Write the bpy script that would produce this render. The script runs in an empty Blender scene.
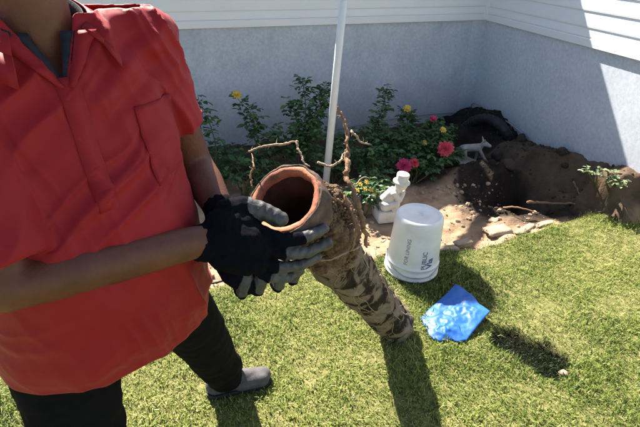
import bpy, bmesh, math, random
import numpy as np
from mathutils import Vector, Matrix

random.seed(7)
rng = np.random.default_rng(11)
scene = bpy.context.scene
COL = scene.collection

# ------------------------------------------------------------------ camera, sky, sun, exposure
CAM_H, PITCH, ROLL, FOC = 1.65, math.radians(29.5), 0.027, 475.0 / 640.0
fw = Vector((0, math.cos(PITCH), -math.sin(PITCH)))
up0 = Vector((0, math.sin(PITCH), math.cos(PITCH)))
rt0 = Vector((1, 0, 0))
rt = rt0 * math.cos(ROLL) + up0 * math.sin(ROLL)
up = up0 * math.cos(ROLL) - rt0 * math.sin(ROLL)
cam_data = bpy.data.cameras.new('camera')
cam_data.sensor_width = 36.0
cam_data.lens = 36.0 * FOC
cam_data.clip_start = 0.02
cam_data.clip_end = 500
cam = bpy.data.objects.new('camera', cam_data)
COL.objects.link(cam)
m = Matrix.Identity(4)
for i in range(3):
    m[i][0], m[i][1], m[i][2] = rt[i], up[i], -fw[i]
m[0][3], m[1][3], m[2][3] = 0, 0, CAM_H
cam.matrix_world = m
scene.camera = cam

SUN = Vector((0.49, -0.84, -1.0)).normalized()          # direction the light travels
world = bpy.data.worlds.new('World')
scene.world = world
world.use_nodes = True
wn = world.node_tree
wn.nodes.clear()
sky = wn.nodes.new('ShaderNodeTexSky')
sky.sky_type = 'NISHITA'
sky.sun_disc = False
sky.sun_elevation = math.asin(-SUN.z)
sky.sun_rotation = math.atan2(-SUN.x, -SUN.y)
bg = wn.nodes.new('ShaderNodeBackground')
bg.inputs['Strength'].default_value = 0.055
wo = wn.nodes.new('ShaderNodeOutputWorld')
wn.links.new(sky.outputs[0], bg.inputs[0])
wn.links.new(bg.outputs[0], wo.inputs[0])
sun_data = bpy.data.lights.new('sun', 'SUN')
sun_data.energy = 5.0
sun_data.angle = math.radians(0.55)
sun_data.color = (1.0, 0.93, 0.82)
sun = bpy.data.objects.new('sun', sun_data)
COL.objects.link(sun)
sun.rotation_euler = SUN.to_track_quat('-Z', 'Y').to_euler()
sun.location = (-3, 6, 8)
scene.view_settings.view_transform = 'Standard'
scene.view_settings.look = 'None'
scene.view_settings.gamma = 1
scene.view_settings.exposure = 1.9
scene.view_settings.use_curve_mapping = False

# ------------------------------------------------------------------ helpers
_F, _R, _U, _C = np.array(fw), np.array(rt), np.array(up), np.array((0, 0, CAM_H))
def sight(x, y):
    return _F + _R * (x - 320) / 475.0 + _U * (213.5 - y) / 475.0
def at_d(x, y, d):                                       # survey point at distance d along the axis
    return _C + sight(x, y) * d
def at_z(x, y, z=0.0):                                   # survey point at height z
    s = sight(x, y)
    return _C + s * ((z - CAM_H) / s[2])

def nrm(v):
    v = np.asarray(v, float)
    return v / (np.linalg.norm(v) + 1e-12)
def frame(d):
    d = nrm(d)
    a = np.array((0, 0, 1.0)) if abs(d[2]) < 0.9 else np.array((1.0, 0, 0))
    s = nrm(np.cross(d, a))
    return s, np.cross(s, d)

def make_mesh(name, V, Fc, smooth=True):
    me = bpy.data.meshes.new(name)
    me.from_pydata([tuple(map(float, v)) for v in V], [], [tuple(map(int, f)) for f in Fc])
    me.update()
    if smooth:
        me.polygons.foreach_set('use_smooth', [True] * len(me.polygons))
    return me
def link(name, me, mat=None, parent=None, shift=None):
    o = bpy.data.objects.new(name, me)
    COL.objects.link(o)
    if mat is not None:
        me.materials.append(mat)
    if parent is not None:
        o.parent = parent
        base = np.zeros(3)
        q = parent
        while q is not None:
            base += np.array(q.location)
            q = q.parent
        co = np.empty(len(me.vertices) * 3)
        me.vertices.foreach_get('co', co)
        co = co.reshape(-1, 3) - base
        me.vertices.foreach_set('co', co.ravel())
        me.update()
    return o
def obj(name, geo, mat, parent=None, smooth=True):
    return link(name, make_mesh(name, geo[0], geo[1], smooth), mat, parent)
def tag(o, label=None, cat=None, group=None, kind=None):
    if label: o['label'] = label
    if cat: o['category'] = cat
    if group: o['group'] = group
    if kind: o['kind'] = kind
    return o
def rebase(o, loc):                                      # give a top-level mesh an origin at its base
    me = o.data
    co = np.empty(len(me.vertices) * 3)
    me.vertices.foreach_get('co', co)
    co = co.reshape(-1, 3) - np.array(loc, float)
    me.vertices.foreach_set('co', co.ravel())
    me.update()
    o.location = tuple(map(float, loc))
    return o
def empty(name, loc):
    o = bpy.data.objects.new(name, None)
    COL.objects.link(o)
    o.location = tuple(map(float, loc))
    o.empty_display_size = 0.05
    return o

def join(geos):
    V, Fc, n = [], [], 0
    for v, f in geos:
        V.extend(v)
        Fc.extend([tuple(i + n for i in q) for q in f])
        n += len(v)
    return V, Fc
def rings_geo(rings, cap=True, closed=True):
    V, Fc = [], []
    n = len(rings[0])
    for r in rings: V.extend(r)
    for i in range(len(rings) - 1):
        for j in range(n if closed else n - 1):
            k = (j + 1) % n
            Fc.append((i * n + j, i * n + k, (i + 1) * n + k, (i + 1) * n + j))
    if cap:
        Fc.append(tuple(range(n - 1, -1, -1)))
        Fc.append(tuple(range((len(rings) - 1) * n, len(rings) * n)))
    return V, Fc
def tube(pts, radii, sides=8, cap=True):
    pts = [np.asarray(p, float) for p in pts]
    if np.isscalar(radii): radii = [radii] * len(pts)
    rings = []
    s = None
    for i, p in enumerate(pts):
        d = pts[min(i + 1, len(pts) - 1)] - pts[max(i - 1, 0)]
        d = nrm(d)
        if s is None: s, _ = frame(d)
        s = nrm(s - d * (s @ d))
        t = np.cross(d, s)
        rings.append([p + radii[i] * (s * math.cos(a) + t * math.sin(a)) for a in np.linspace(0, 2 * math.pi, sides, endpoint=False)])
    return rings_geo(rings, cap)
def curve(pts, n=6):                                     # Catmull-Rom
    P = [np.asarray(p, float) for p in pts]
    P = [2 * P[0] - P[1]] + P + [2 * P[-1] - P[-2]]
    out = []
    for i in range(1, len(P) - 2):
        for k in range(n):
            t = k / n
            a, b, c, d = P[i - 1], P[i], P[i + 1], P[i + 2]
            out.append(0.5 * ((2 * b) + (c - a) * t + (2 * a - 5 * b + 4 * c - d) * t * t + (3 * b - a - 3 * c + d) * t ** 3))
    out.append(P[-2])
    return out
def cone(p0, r0, p1, r1, sides=16):                      # round-ended tapered limb
    p0, p1 = np.asarray(p0, float), np.asarray(p1, float)
    d = nrm(p1 - p0)
    s, t = frame(d)
    rings = []
    for a in np.linspace(-math.pi / 2 * 0.96, 0, 5): rings.append((p0 + d * r0 * math.sin(a), r0 * math.cos(a)))
    for a in np.linspace(0, math.pi / 2 * 0.96, 5): rings.append((p1 + d * r1 * math.sin(a), r1 * math.cos(a)))
    return rings_geo([[c + r * (s * math.cos(q) - t * math.sin(q)) for q in np.linspace(0, 2 * math.pi, sides, endpoint=False)] for c, r in rings])
def ellipsoid(c, r, ax=None, n=14):
    c = np.asarray(c, float)
    ax = np.eye(3) if ax is None else np.asarray(ax)
    rings = []
    for a in np.linspace(-math.pi / 2 * 0.97, math.pi / 2 * 0.97, n):
        rings.append([c + ax[0] * r[0] * math.cos(a) * math.cos(b) + ax[1] * r[1] * math.cos(a) * math.sin(b) + ax[2] * r[2] * math.sin(a)
                      for b in np.linspace(0, 2 * math.pi, n + 4, endpoint=False)])
    return rings_geo(rings)
def lathe(profile, origin, axis, sides=40, cap=False, side=None):
    origin, d = np.asarray(origin, float), nrm(axis)
    s, t = frame(d)
    return rings_geo([[origin + d * h + r * (s * math.cos(a) - t * math.sin(a)) for a in np.linspace(0, 2 * math.pi, sides, endpoint=False)] for r, h in profile], cap)
def box(c, ax, hs):                                      # centre, axes, half sizes
    c = np.asarray(c, float); ax = [np.asarray(a, float) for a in ax]
    V = [c + ax[0] * hs[0] * i + ax[1] * hs[1] * j + ax[2] * hs[2] * k for k in (-1, 1) for j in (-1, 1) for i in (-1, 1)]
    return V, [(0, 2, 3, 1), (4, 5, 7, 6), (0, 1, 5, 4), (2, 6, 7, 3), (0, 4, 6, 2), (1, 3, 7, 5)]
def evaluate(o):
    dg = bpy.context.evaluated_depsgraph_get()
    dg.update()
    me = bpy.data.meshes.new_from_object(o.evaluated_get(dg))
    bpy.data.objects.remove(o)
    return me
def union(name, geos, voxel, smooth=6, factor=0.5):      # weld overlapping volumes into one skin
    V, Fc = join(geos)
    o = bpy.data.objects.new(name, make_mesh(name, V, Fc))
    COL.objects.link(o)
    r = o.modifiers.new('remesh', 'REMESH'); r.mode = 'VOXEL'; r.voxel_size = voxel; r.use_smooth_shade = True
    if smooth:
        s = o.modifiers.new('smooth', 'SMOOTH'); s.factor = factor; s.iterations = smooth
    me = evaluate(o)
    me.materials.clear()
    me.polygons.foreach_set('use_smooth', [True] * len(me.polygons))
    return me
def coords(me):
    co = np.empty(len(me.vertices) * 3); me.vertices.foreach_get('co', co)
    no = np.empty(len(me.vertices) * 3); me.vertices.foreach_get('normal', no)
    return co.reshape(-1, 3), no.reshape(-1, 3)
def set_coords(me, co):
    me.vertices.foreach_set('co', np.asarray(co).ravel()); me.update()

def _hash(ix, iy, iz):
    h = (ix * 374761393 + iy * 668265263 + iz * 2147483647 * 3 + 1013904223) & 0xFFFFFFFF
    h = ((h ^ (h >> 13)) * 1274126177) & 0xFFFFFFFF
    return ((h ^ (h >> 16)) & 0xFFFFFF) / float(0xFFFFFF)
def noise(p):                                            # value noise, p (n,3) -> -1..1
    p = np.asarray(p, float)
    i = np.floor(p).astype(np.int64); f = p - i
    f = f * f * (3 - 2 * f)
    r = 0
    for dx in (0, 1):
        for dy in (0, 1):
            for dz in (0, 1):
                wgt = (f[:, 0] if dx else 1 - f[:, 0]) * (f[:, 1] if dy else 1 - f[:, 1]) * (f[:, 2] if dz else 1 - f[:, 2])
                r = r + wgt * _hash(i[:, 0] + dx, i[:, 1] + dy, i[:, 2] + dz)
    return r * 2 - 1
def fbm(p, o=4, gain=0.5):
    p = np.asarray(p, float); a, s = 1.0, 0
    for k in range(o):
        s = s + a * noise(p * 2 ** k + 17.3 * k); a *= gain
    return s
def sstep(a, b, x):
    t = np.clip((np.asarray(x, float) - a) / (b - a), 0, 1)
    return t * t * (3 - 2 * t)

# ------------------------------------------------------------------ materials
def new_mat(name):
    mt = bpy.data.materials.new(name); mt.use_nodes = True
    nt = mt.node_tree
    return mt, nt, nt.nodes['Principled BSDF']
def N(nt, t, **kw):
    n = nt.nodes.new(t)
    for k, v in kw.items():
        if k in n.inputs: n.inputs[k].default_value = v
        else: setattr(n, k, v)
    return n
def noise_mat(name, stops, scale=8.0, rough=0.8, detail=6.0, bump=0.2, bump_scale=None, dist=0.01, spec=0.3, coords_='Object', stretch=(1, 1, 1), metal=0.0, sheen=0.0, trans=0.0, distortion=0.0):
    mt, nt, b = new_mat(name)
    tc = N(nt, 'ShaderNodeTexCoord'); mp = N(nt, 'ShaderNodeMapping'); mp.inputs['Scale'].default_value = stretch
    nt.links.new(tc.outputs[coords_], mp.inputs[0])
    ns = N(nt, 'ShaderNodeTexNoise', Scale=scale, Detail=detail, Roughness=0.6, Distortion=distortion)
    nt.links.new(mp.outputs[0], ns.inputs['Vector'])
    cr = N(nt, 'ShaderNodeValToRGB')
    el = cr.color_ramp.elements
    while len(el) > len(stops): el.remove(el[-1])
    while len(el) < len(stops): el.new(1.0)
    for e, (p, c) in zip(el, stops): e.position = p; e.color = (*c, 1)
    nt.links.new(ns.outputs['Fac'], cr.inputs[0])
    nt.links.new(cr.outputs[0], b.inputs['Base Color'])
    b.inputs['Roughness'].default_value = rough
    b.inputs['Specular IOR Level'].default_value = spec
    b.inputs['Metallic'].default_value = metal
    if sheen: b.inputs['Sheen Weight'].default_value = sheen
    if bump:
        n2 = N(nt, 'ShaderNodeTexNoise', Scale=bump_scale or scale * 4, Detail=6.0, Roughness=0.65)
        nt.links.new(mp.outputs[0], n2.inputs['Vector'])
        bp = N(nt, 'ShaderNodeBump', Strength=bump, Distance=dist)
        nt.links.new(n2.outputs['Fac'], bp.inputs['Height']); nt.links.new(bp.outputs[0], b.inputs['Normal'])
    if trans:
        tr = N(nt, 'ShaderNodeBsdfTranslucent'); mx = N(nt, 'ShaderNodeMixShader', Fac=trans)
        nt.links.new(cr.outputs[0], tr.inputs[0]); nt.links.new(b.outputs[0], mx.inputs[1]); nt.links.new(tr.outputs[0], mx.inputs[2])
        nt.links.new(mx.outputs[0], nt.nodes['Material Output'].inputs[0])
    return mt

def attr_mat(name, attr, stops, rough=0.6, trans=0.0, spec=0.3):  # colour picked by a per-piece random number
    mt, nt, b = new_mat(name)
    at = N(nt, 'ShaderNodeAttribute'); at.attribute_name = attr
    cr = N(nt, 'ShaderNodeValToRGB'); el = cr.color_ramp.elements
    while len(el) < len(stops): el.new(1.0)
    for e, (p, c) in zip(el, stops): e.position = p; e.color = (*c, 1)
    nt.links.new(at.outputs['Fac'], cr.inputs[0]); nt.links.new(cr.outputs[0], b.inputs['Base Color'])
    b.inputs['Roughness'].default_value = rough; b.inputs['Specular IOR Level'].default_value = spec
    if trans:
        tr = N(nt, 'ShaderNodeBsdfTranslucent'); mx = N(nt, 'ShaderNodeMixShader', Fac=trans)
        nt.links.new(cr.outputs[0], tr.inputs[0]); nt.links.new(b.outputs[0], mx.inputs[1]); nt.links.new(tr.outputs[0], mx.inputs[2])
        nt.links.new(mx.outputs[0], nt.nodes['Material Output'].inputs[0])
    return mt
def set_attr(me, name, vals):
    a = me.attributes.new(name, 'FLOAT', 'POINT')
    a.data.foreach_set('value', np.asarray(vals, np.float32))

M = {}
M['stucco'] = noise_mat('stucco', [(0.3, (0.45, 0.50, 0.58)), (0.5, (0.52, 0.57, 0.65)), (0.72, (0.59, 0.635, 0.71))], 4.5, 0.9, 8, 0.4, 70, 0.006)
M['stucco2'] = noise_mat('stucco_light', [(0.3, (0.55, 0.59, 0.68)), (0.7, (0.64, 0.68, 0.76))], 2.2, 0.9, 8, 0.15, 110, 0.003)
M['siding'] = noise_mat('siding_paint', [(0.3, (0.78, 0.80, 0.83)), (0.7, (0.83, 0.84, 0.86))], 3.0, 0.5, 5, 0.08, 60, 0.003, stretch=(1, 1, 4))
for key in ('stucco', 'stucco2'):
    nt = M[key].node_tree; bsdf = nt.nodes['Principled BSDF']
    src = bsdf.inputs['Base Color'].links[0].from_socket
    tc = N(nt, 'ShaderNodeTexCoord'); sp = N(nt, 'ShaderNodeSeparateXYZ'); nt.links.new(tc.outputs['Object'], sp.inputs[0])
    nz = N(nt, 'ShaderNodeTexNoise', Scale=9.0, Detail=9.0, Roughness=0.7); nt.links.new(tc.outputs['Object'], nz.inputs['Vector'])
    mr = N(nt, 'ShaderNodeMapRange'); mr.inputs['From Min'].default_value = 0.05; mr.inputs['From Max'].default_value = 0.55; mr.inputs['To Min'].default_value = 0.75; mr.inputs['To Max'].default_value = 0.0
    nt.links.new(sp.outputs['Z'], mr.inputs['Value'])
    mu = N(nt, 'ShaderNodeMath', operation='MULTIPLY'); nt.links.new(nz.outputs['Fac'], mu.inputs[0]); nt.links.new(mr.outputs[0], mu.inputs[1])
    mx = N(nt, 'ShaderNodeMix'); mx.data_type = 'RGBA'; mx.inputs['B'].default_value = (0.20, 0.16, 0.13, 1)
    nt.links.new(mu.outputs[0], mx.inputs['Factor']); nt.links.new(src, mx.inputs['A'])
    n4 = N(nt, 'ShaderNodeTexNoise', Scale=38.0, Detail=5.0, Roughness=0.7); nt.links.new(tc.outputs['Object'], n4.inputs['Vector'])
    m4 = N(nt, 'ShaderNodeMapRange'); m4.inputs['From Min'].default_value = 0.35; m4.inputs['From Max'].default_value = 0.68; m4.inputs['To Min'].default_value = 0.84; m4.inputs['To Max'].default_value = 1.06
    nt.links.new(n4.outputs['Fac'], m4.inputs['Value'])
    m5 = N(nt, 'ShaderNodeMix'); m5.data_type = 'RGBA'; m5.blend_type = 'MULTIPLY'; m5.inputs['Factor'].default_value = 1.0
    nt.links.new(mx.outputs['Result'], m5.inputs['A']); nt.links.new(m4.outputs[0], m5.inputs['B']); nt.links.new(m5.outputs['Result'], bsdf.inputs['Base Color'])
M['roof'] = noise_mat('roof_shingle', [(0.3, (0.10, 0.09, 0.08)), (0.7, (0.2, 0.18, 0.16))], 18, 0.9, 5, 0.5)
M['soil'] = noise_mat('garden_soil', [(0.25, (0.13, 0.075, 0.045)), (0.5, (0.25, 0.155, 0.10)), (0.75, (0.38, 0.26, 0.17))], 5.0, 0.95, 10, 1.0, 45, 0.02)
M['clod'] = noise_mat('soil_clod', [(0.3, (0.03, 0.022, 0.017)), (0.7, (0.08, 0.055, 0.04))], 14, 0.95, 8, 0.9, 60, 0.01)
M['pale_clod'] = noise_mat('dry_clod', [(0.3, (0.30, 0.20, 0.13)), (0.7, (0.50, 0.36, 0.24))], 14, 0.95, 8, 0.9, 60, 0.01)
M['turf'] = noise_mat('turf_thatch', [(0.3, (0.07, 0.068, 0.027)), (0.5, (0.15, 0.15, 0.055)), (0.75, (0.31, 0.265, 0.125))], 22, 0.95, 6, 0.8, 120, 0.01, spec=0.04)
M['grass'] = attr_mat('grass_blade', 'tint', [(0.0, (0.020, 0.034, 0.010)), (0.12, (0.055, 0.11, 0.02)), (0.35, (0.20, 0.275, 0.055)), (0.7, (0.33, 0.385, 0.095)), (0.88, (0.46, 0.45, 0.17)), (1.0, (0.60, 0.52, 0.29))], 0.5, 0.45)
M['leaf'] = attr_mat('leaf', 'tint', [(0.0, (0.022, 0.06, 0.02)), (0.6, (0.045, 0.11, 0.03)), (1.0, (0.09, 0.17, 0.045))], 0.45, 0.2, 0.4)
M['leaf_pale'] = attr_mat('leaf_pale', 'tint', [(0.0, (0.13, 0.19, 0.09)), (1.0, (0.26, 0.32, 0.18))], 0.55, 0.25)
M['stem'] = noise_mat('green_stem', [(0.3, (0.06, 0.07, 0.025)), (0.7, (0.11, 0.09, 0.04))], 20, 0.7)
M['yellow'] = noise_mat('yellow_petal', [(0.3, (0.75, 0.48, 0.06)), (0.7, (0.85, 0.65, 0.16))], 30, 0.6, bump=0.1, trans=0.25)
M['pink'] = noise_mat('pink_petal', [(0.3, (0.62, 0.05, 0.10)), (0.7, (0.80, 0.14, 0.18))], 30, 0.6, bump=0.1, trans=0.25)
M['magenta'] = noise_mat('magenta_petal', [(0.3, (0.50, 0.03, 0.12)), (0.7, (0.66, 0.08, 0.2))], 30, 0.6, bump=0.1, trans=0.25)
M['shirt'] = noise_mat('red_shirt', [(0.3, (0.265, 0.0075, 0.012)), (0.7, (0.33, 0.0105, 0.016))], 5, 0.6, 4, 0.16, 900, 0.0008, spec=0.25, sheen=0.05)
M['collar_in'] = noise_mat('black_collar_tape', [(0.3, (0.012, 0.012, 0.018)), (0.7, (0.03, 0.03, 0.04))], 60, 0.8)
M['button'] = noise_mat('dark_red_button', [(0.3, (0.25, 0.01, 0.012)), (0.7, (0.33, 0.02, 0.02))], 60, 0.3, bump=0)
M['trouser'] = noise_mat('black_trousers', [(0.3, (0.005, 0.005, 0.006)), (0.7, (0.011, 0.0105, 0.0115))], 12, 0.95, 6, 0.3, 300, 0.002, spec=0.08)
M['skin'] = noise_mat('brown_skin', [(0.25, (0.080, 0.027, 0.015)), (0.5, (0.130, 0.046, 0.025)), (0.8, (0.185, 0.072, 0.040))], 11, 0.48, 12, 0.45, 150, 0.003, spec=0.4)
M['hair'] = noise_mat('black_hair', [(0.3, (0.008, 0.006, 0.005)), (0.7, (0.03, 0.022, 0.018))], 90, 0.6, 6, 0.8)
M['knit'] = noise_mat('black_knit_glove', [(0.3, (0.005, 0.005, 0.007)), (0.7, (0.012, 0.012, 0.015))], 40, 1.0, 5, 0.5, 320, 0.003, spec=0.06)
M['rubber'] = noise_mat('grey_coated_glove', [(0.3, (0.04, 0.04, 0.044)), (0.6, (0.075, 0.075, 0.08)), (0.85, (0.13, 0.12, 0.115))], 22, 0.5, 8, 0.3, 140, 0.003, spec=0.5)
def glove_mat():
    mt, nt, b = new_mat('coated_knit_glove')
    tc = N(nt, 'ShaderNodeTexCoord')
    at = N(nt, 'ShaderNodeAttribute'); at.attribute_name = 'coat'
    nz = N(nt, 'ShaderNodeTexNoise', Scale=60.0, Detail=4.0); nt.links.new(tc.outputs['Object'], nz.inputs['Vector'])
    ad = N(nt, 'ShaderNodeMath', operation='ADD'); sb = N(nt, 'ShaderNodeMath', operation='MULTIPLY_ADD'); sb.inputs[1].default_value = 0.5; sb.inputs[2].default_value = -0.25
    nt.links.new(nz.outputs['Fac'], sb.inputs[0]); nt.links.new(at.outputs['Fac'], ad.inputs[0]); nt.links.new(sb.outputs[0], ad.inputs[1])
    rp = N(nt, 'ShaderNodeValToRGB'); rp.color_ramp.elements[0].position = 0.40; rp.color_ramp.elements[1].position = 0.62; nt.links.new(ad.outputs[0], rp.inputs[0])
    n2 = N(nt, 'ShaderNodeTexNoise', Scale=26.0, Detail=8.0, Roughness=0.65); nt.links.new(tc.outputs['Object'], n2.inputs['Vector'])
    cr = N(nt, 'ShaderNodeValToRGB'); e = cr.color_ramp.elements; e[0].position = 0.3; e[0].color = (0.030, 0.030, 0.033, 1); e[1].position = 0.8; e[1].color = (0.125, 0.118, 0.112, 1); nt.links.new(n2.outputs['Fac'], cr.inputs[0])
    mx = N(nt, 'ShaderNodeMix'); mx.data_type = 'RGBA'; mx.inputs['A'].default_value = (0.0055, 0.0055, 0.009, 1)
    nt.links.new(rp.outputs[0], mx.inputs['Factor']); nt.links.new(cr.outputs[0], mx.inputs['B']); nt.links.new(mx.outputs['Result'], b.inputs['Base Color'])
    mr = N(nt, 'ShaderNodeMapRange'); mr.inputs['To Min'].default_value = 0.95; mr.inputs['To Max'].default_value = 0.48; nt.links.new(rp.outputs[0], mr.inputs['Value']); nt.links.new(mr.outputs[0], b.inputs['Roughness'])
    ms_ = N(nt, 'ShaderNodeMapRange'); ms_.inputs['To Min'].default_value = 0.06; ms_.inputs['To Max'].default_value = 0.45; nt.links.new(rp.outputs[0], ms_.inputs['Value']); nt.links.new(ms_.outputs[0], b.inputs['Specular IOR Level'])
    n3 = N(nt, 'ShaderNodeTexNoise', Scale=300.0, Detail=3.0); nt.links.new(tc.outputs['Object'], n3.inputs['Vector'])
    bp = N(nt, 'ShaderNodeBump', Strength=0.35, Distance=0.002); nt.links.new(n3.outputs['Fac'], bp.inputs['Height']); nt.links.new(bp.outputs[0], b.inputs['Normal'])
    return mt
M['glove'] = glove_mat()
M['shoe'] = noise_mat('grey_shoe', [(0.3, (0.07, 0.065, 0.07)), (0.7, (0.13, 0.12, 0.125))], 30, 0.85, 5, 0.4, 200, 0.003)
M['sole'] = noise_mat('black_sole', [(0.3, (0.012, 0.012, 0.012)), (0.7, (0.03, 0.03, 0.03))], 40, 0.8)
M['terracotta'] = noise_mat('terracotta_rim', [(0.30, (0.09, 0.045, 0.032)), (0.42, (0.28, 0.10, 0.055)), (0.55, (0.42, 0.16, 0.085)), (0.75, (0.50, 0.23, 0.13))], 16, 0.75, 8, 0.5, 60, 0.006)
M['grimy'] = noise_mat('grimy_clay', [(0.3, (0.035, 0.028, 0.025)), (0.5, (0.10, 0.065, 0.05)), (0.68, (0.20, 0.13, 0.095)), (0.85, (0.30, 0.15, 0.09))], 13, 0.9, 9, 0.8, 50, 0.008)
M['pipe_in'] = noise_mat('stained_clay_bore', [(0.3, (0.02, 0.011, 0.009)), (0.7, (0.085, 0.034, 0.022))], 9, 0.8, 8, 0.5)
M['barrel'] = noise_mat('root_stained_clay', [(0.41, (0.020, 0.014, 0.011)), (0.46, (0.055, 0.036, 0.025)), (0.50, (0.22, 0.165, 0.12)), (0.75, (0.40, 0.32, 0.25))], 12, 0.95, 10, 1.0, 90, 0.012, distortion=0.6)
M['pipe_soil'] = noise_mat('clinging_soil', [(0.3, (0.09, 0.055, 0.033)), (0.55, (0.24, 0.15, 0.085)), (0.8, (0.40, 0.26, 0.15))], 40, 0.95, 8, 1.0, 140, 0.01)
M['root'] = noise_mat('root_bark', [(0.3, (0.16, 0.085, 0.05)), (0.7, (0.36, 0.22, 0.13))], 35, 0.9, 6, 0.6)
M['root_pale'] = noise_mat('pale_root', [(0.3, (0.30, 0.22, 0.15)), (0.7, (0.48, 0.37, 0.26))], 35, 0.9, 6, 0.6)
M['bucket'] = noise_mat('white_plastic', [(0.3, (0.68, 0.68, 0.66)), (0.6, (0.78, 0.78, 0.77)), (0.9, (0.82, 0.82, 0.81))], 6, 0.38, 6, 0.12, 30, 0.004, spec=0.45)
M['bucket'] = noise_mat('white_plastic', [(0.24, (0.50, 0.47, 0.42)), (0.36, (0.70, 0.70, 0.68)), (0.6, (0.78, 0.78, 0.77)), (0.9, (0.82, 0.82, 0.81))], 9, 0.4, 10, 0.15, 40, 0.004, spec=0.45)
M['ink'] = noise_mat('grey_print', [(0.3, (0.16, 0.17, 0.24)), (0.7, (0.30, 0.31, 0.38))], 60, 0.6, bump=0)
M['ink2'] = noise_mat('violet_print', [(0.3, (0.07, 0.06, 0.20)), (0.7, (0.18, 0.17, 0.36))], 60, 0.6, bump=0)
M['blue'] = noise_mat('blue_plastic', [(0.3, (0.012, 0.10, 0.42)), (0.7, (0.03, 0.17, 0.56))], 8, 0.5, 6, 0.35, 30, 0.006, spec=0.5, trans=0.15)
M['statue'] = noise_mat('white_cast_stone', [(0.3, (0.60, 0.58, 0.52)), (0.7, (0.76, 0.74, 0.69))], 20, 0.8, 8, 0.4, 120, 0.004)
M['figurine'] = noise_mat('grey_cast_stone', [(0.3, (0.24, 0.225, 0.20)), (0.7, (0.42, 0.40, 0.37))], 25, 0.8, 8, 0.4, 120, 0.004)
M['pole'] = noise_mat('white_pole', [(0.3, (0.70, 0.71, 0.71)), (0.7, (0.80, 0.80, 0.79))], 10, 0.4, 5, 0.1)
M['black_plastic'] = noise_mat('black_plastic', [(0.3, (0.010, 0.010, 0.011)), (0.7, (0.03, 0.028, 0.027))], 20, 0.5, 5, 0.2)
M['stone'] = noise_mat('pale_stone', [(0.3, (0.26, 0.19, 0.135)), (0.7, (0.42, 0.33, 0.245))], 14, 0.9, 8, 0.6)
M['wood'] = noise_mat('weathered_timber', [(0.3, (0.09, 0.055, 0.035)), (0.5, (0.16, 0.105, 0.07)), (0.75, (0.24, 0.165, 0.115))], 7, 0.95, 10, 0.9, 40, 0.01)
M['metal'] = noise_mat('grey_metal', [(0.3, (0.30, 0.30, 0.31)), (0.7, (0.40, 0.40, 0.41))], 10, 0.5)

# ------------------------------------------------------------------ survey of the yard
CORNER = np.array((1.628, 5.178))
WL = np.array((-0.931, -0.365))          # left wall runs this way from the corner
WR = np.array((0.250, -0.9682))           # right wall runs this way from the corner
NL = np.array((0.365, -0.931))           # outward normal of the left wall
NR = np.array((-0.9682, -0.250))          # outward normal of the right wall
BX = np.array([-40, -6, -1.6, -0.641, -0.49, -0.219, 0.1, 0.42, 0.735, 1.16, 1.36, 1.664, 1.95, 2.3, 3, 40])
BY = np.array([1.6, 1.7, 1.88, 2.036, 2.104, 2.20, 2.30, 2.42, 2.46, 2.569, 2.70, 2.82, 2.93, 3.0, 2.9, 2.8])
def lawn_edge(x):
    x = np.asarray(x, float)
    p = np.stack([x * 9, 0 * x + 3.1, 0 * x], -1)
    return np.interp(x, BX, BY) + 0.022 * fbm(p.reshape(-1, 3), 3).reshape(x.shape)
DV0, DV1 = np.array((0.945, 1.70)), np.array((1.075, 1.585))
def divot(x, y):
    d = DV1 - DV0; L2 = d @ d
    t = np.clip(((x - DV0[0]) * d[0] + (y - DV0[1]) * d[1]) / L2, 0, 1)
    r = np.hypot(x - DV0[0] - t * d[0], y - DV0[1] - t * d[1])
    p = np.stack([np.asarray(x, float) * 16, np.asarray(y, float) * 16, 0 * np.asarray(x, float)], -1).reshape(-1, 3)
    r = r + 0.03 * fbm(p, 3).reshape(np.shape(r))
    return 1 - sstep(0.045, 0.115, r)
def lawn_z(x, y):
    p = np.stack([x * 1.7, y * 1.7, 0 * x], -1).reshape(-1, 3)
    return 0.10 * sstep(1.3, 2.3, x) * sstep(1.6, 2.8, y) + 0.012 * noise(p).reshape(np.shape(x)) - 0.03 * divot(x, y)
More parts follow.
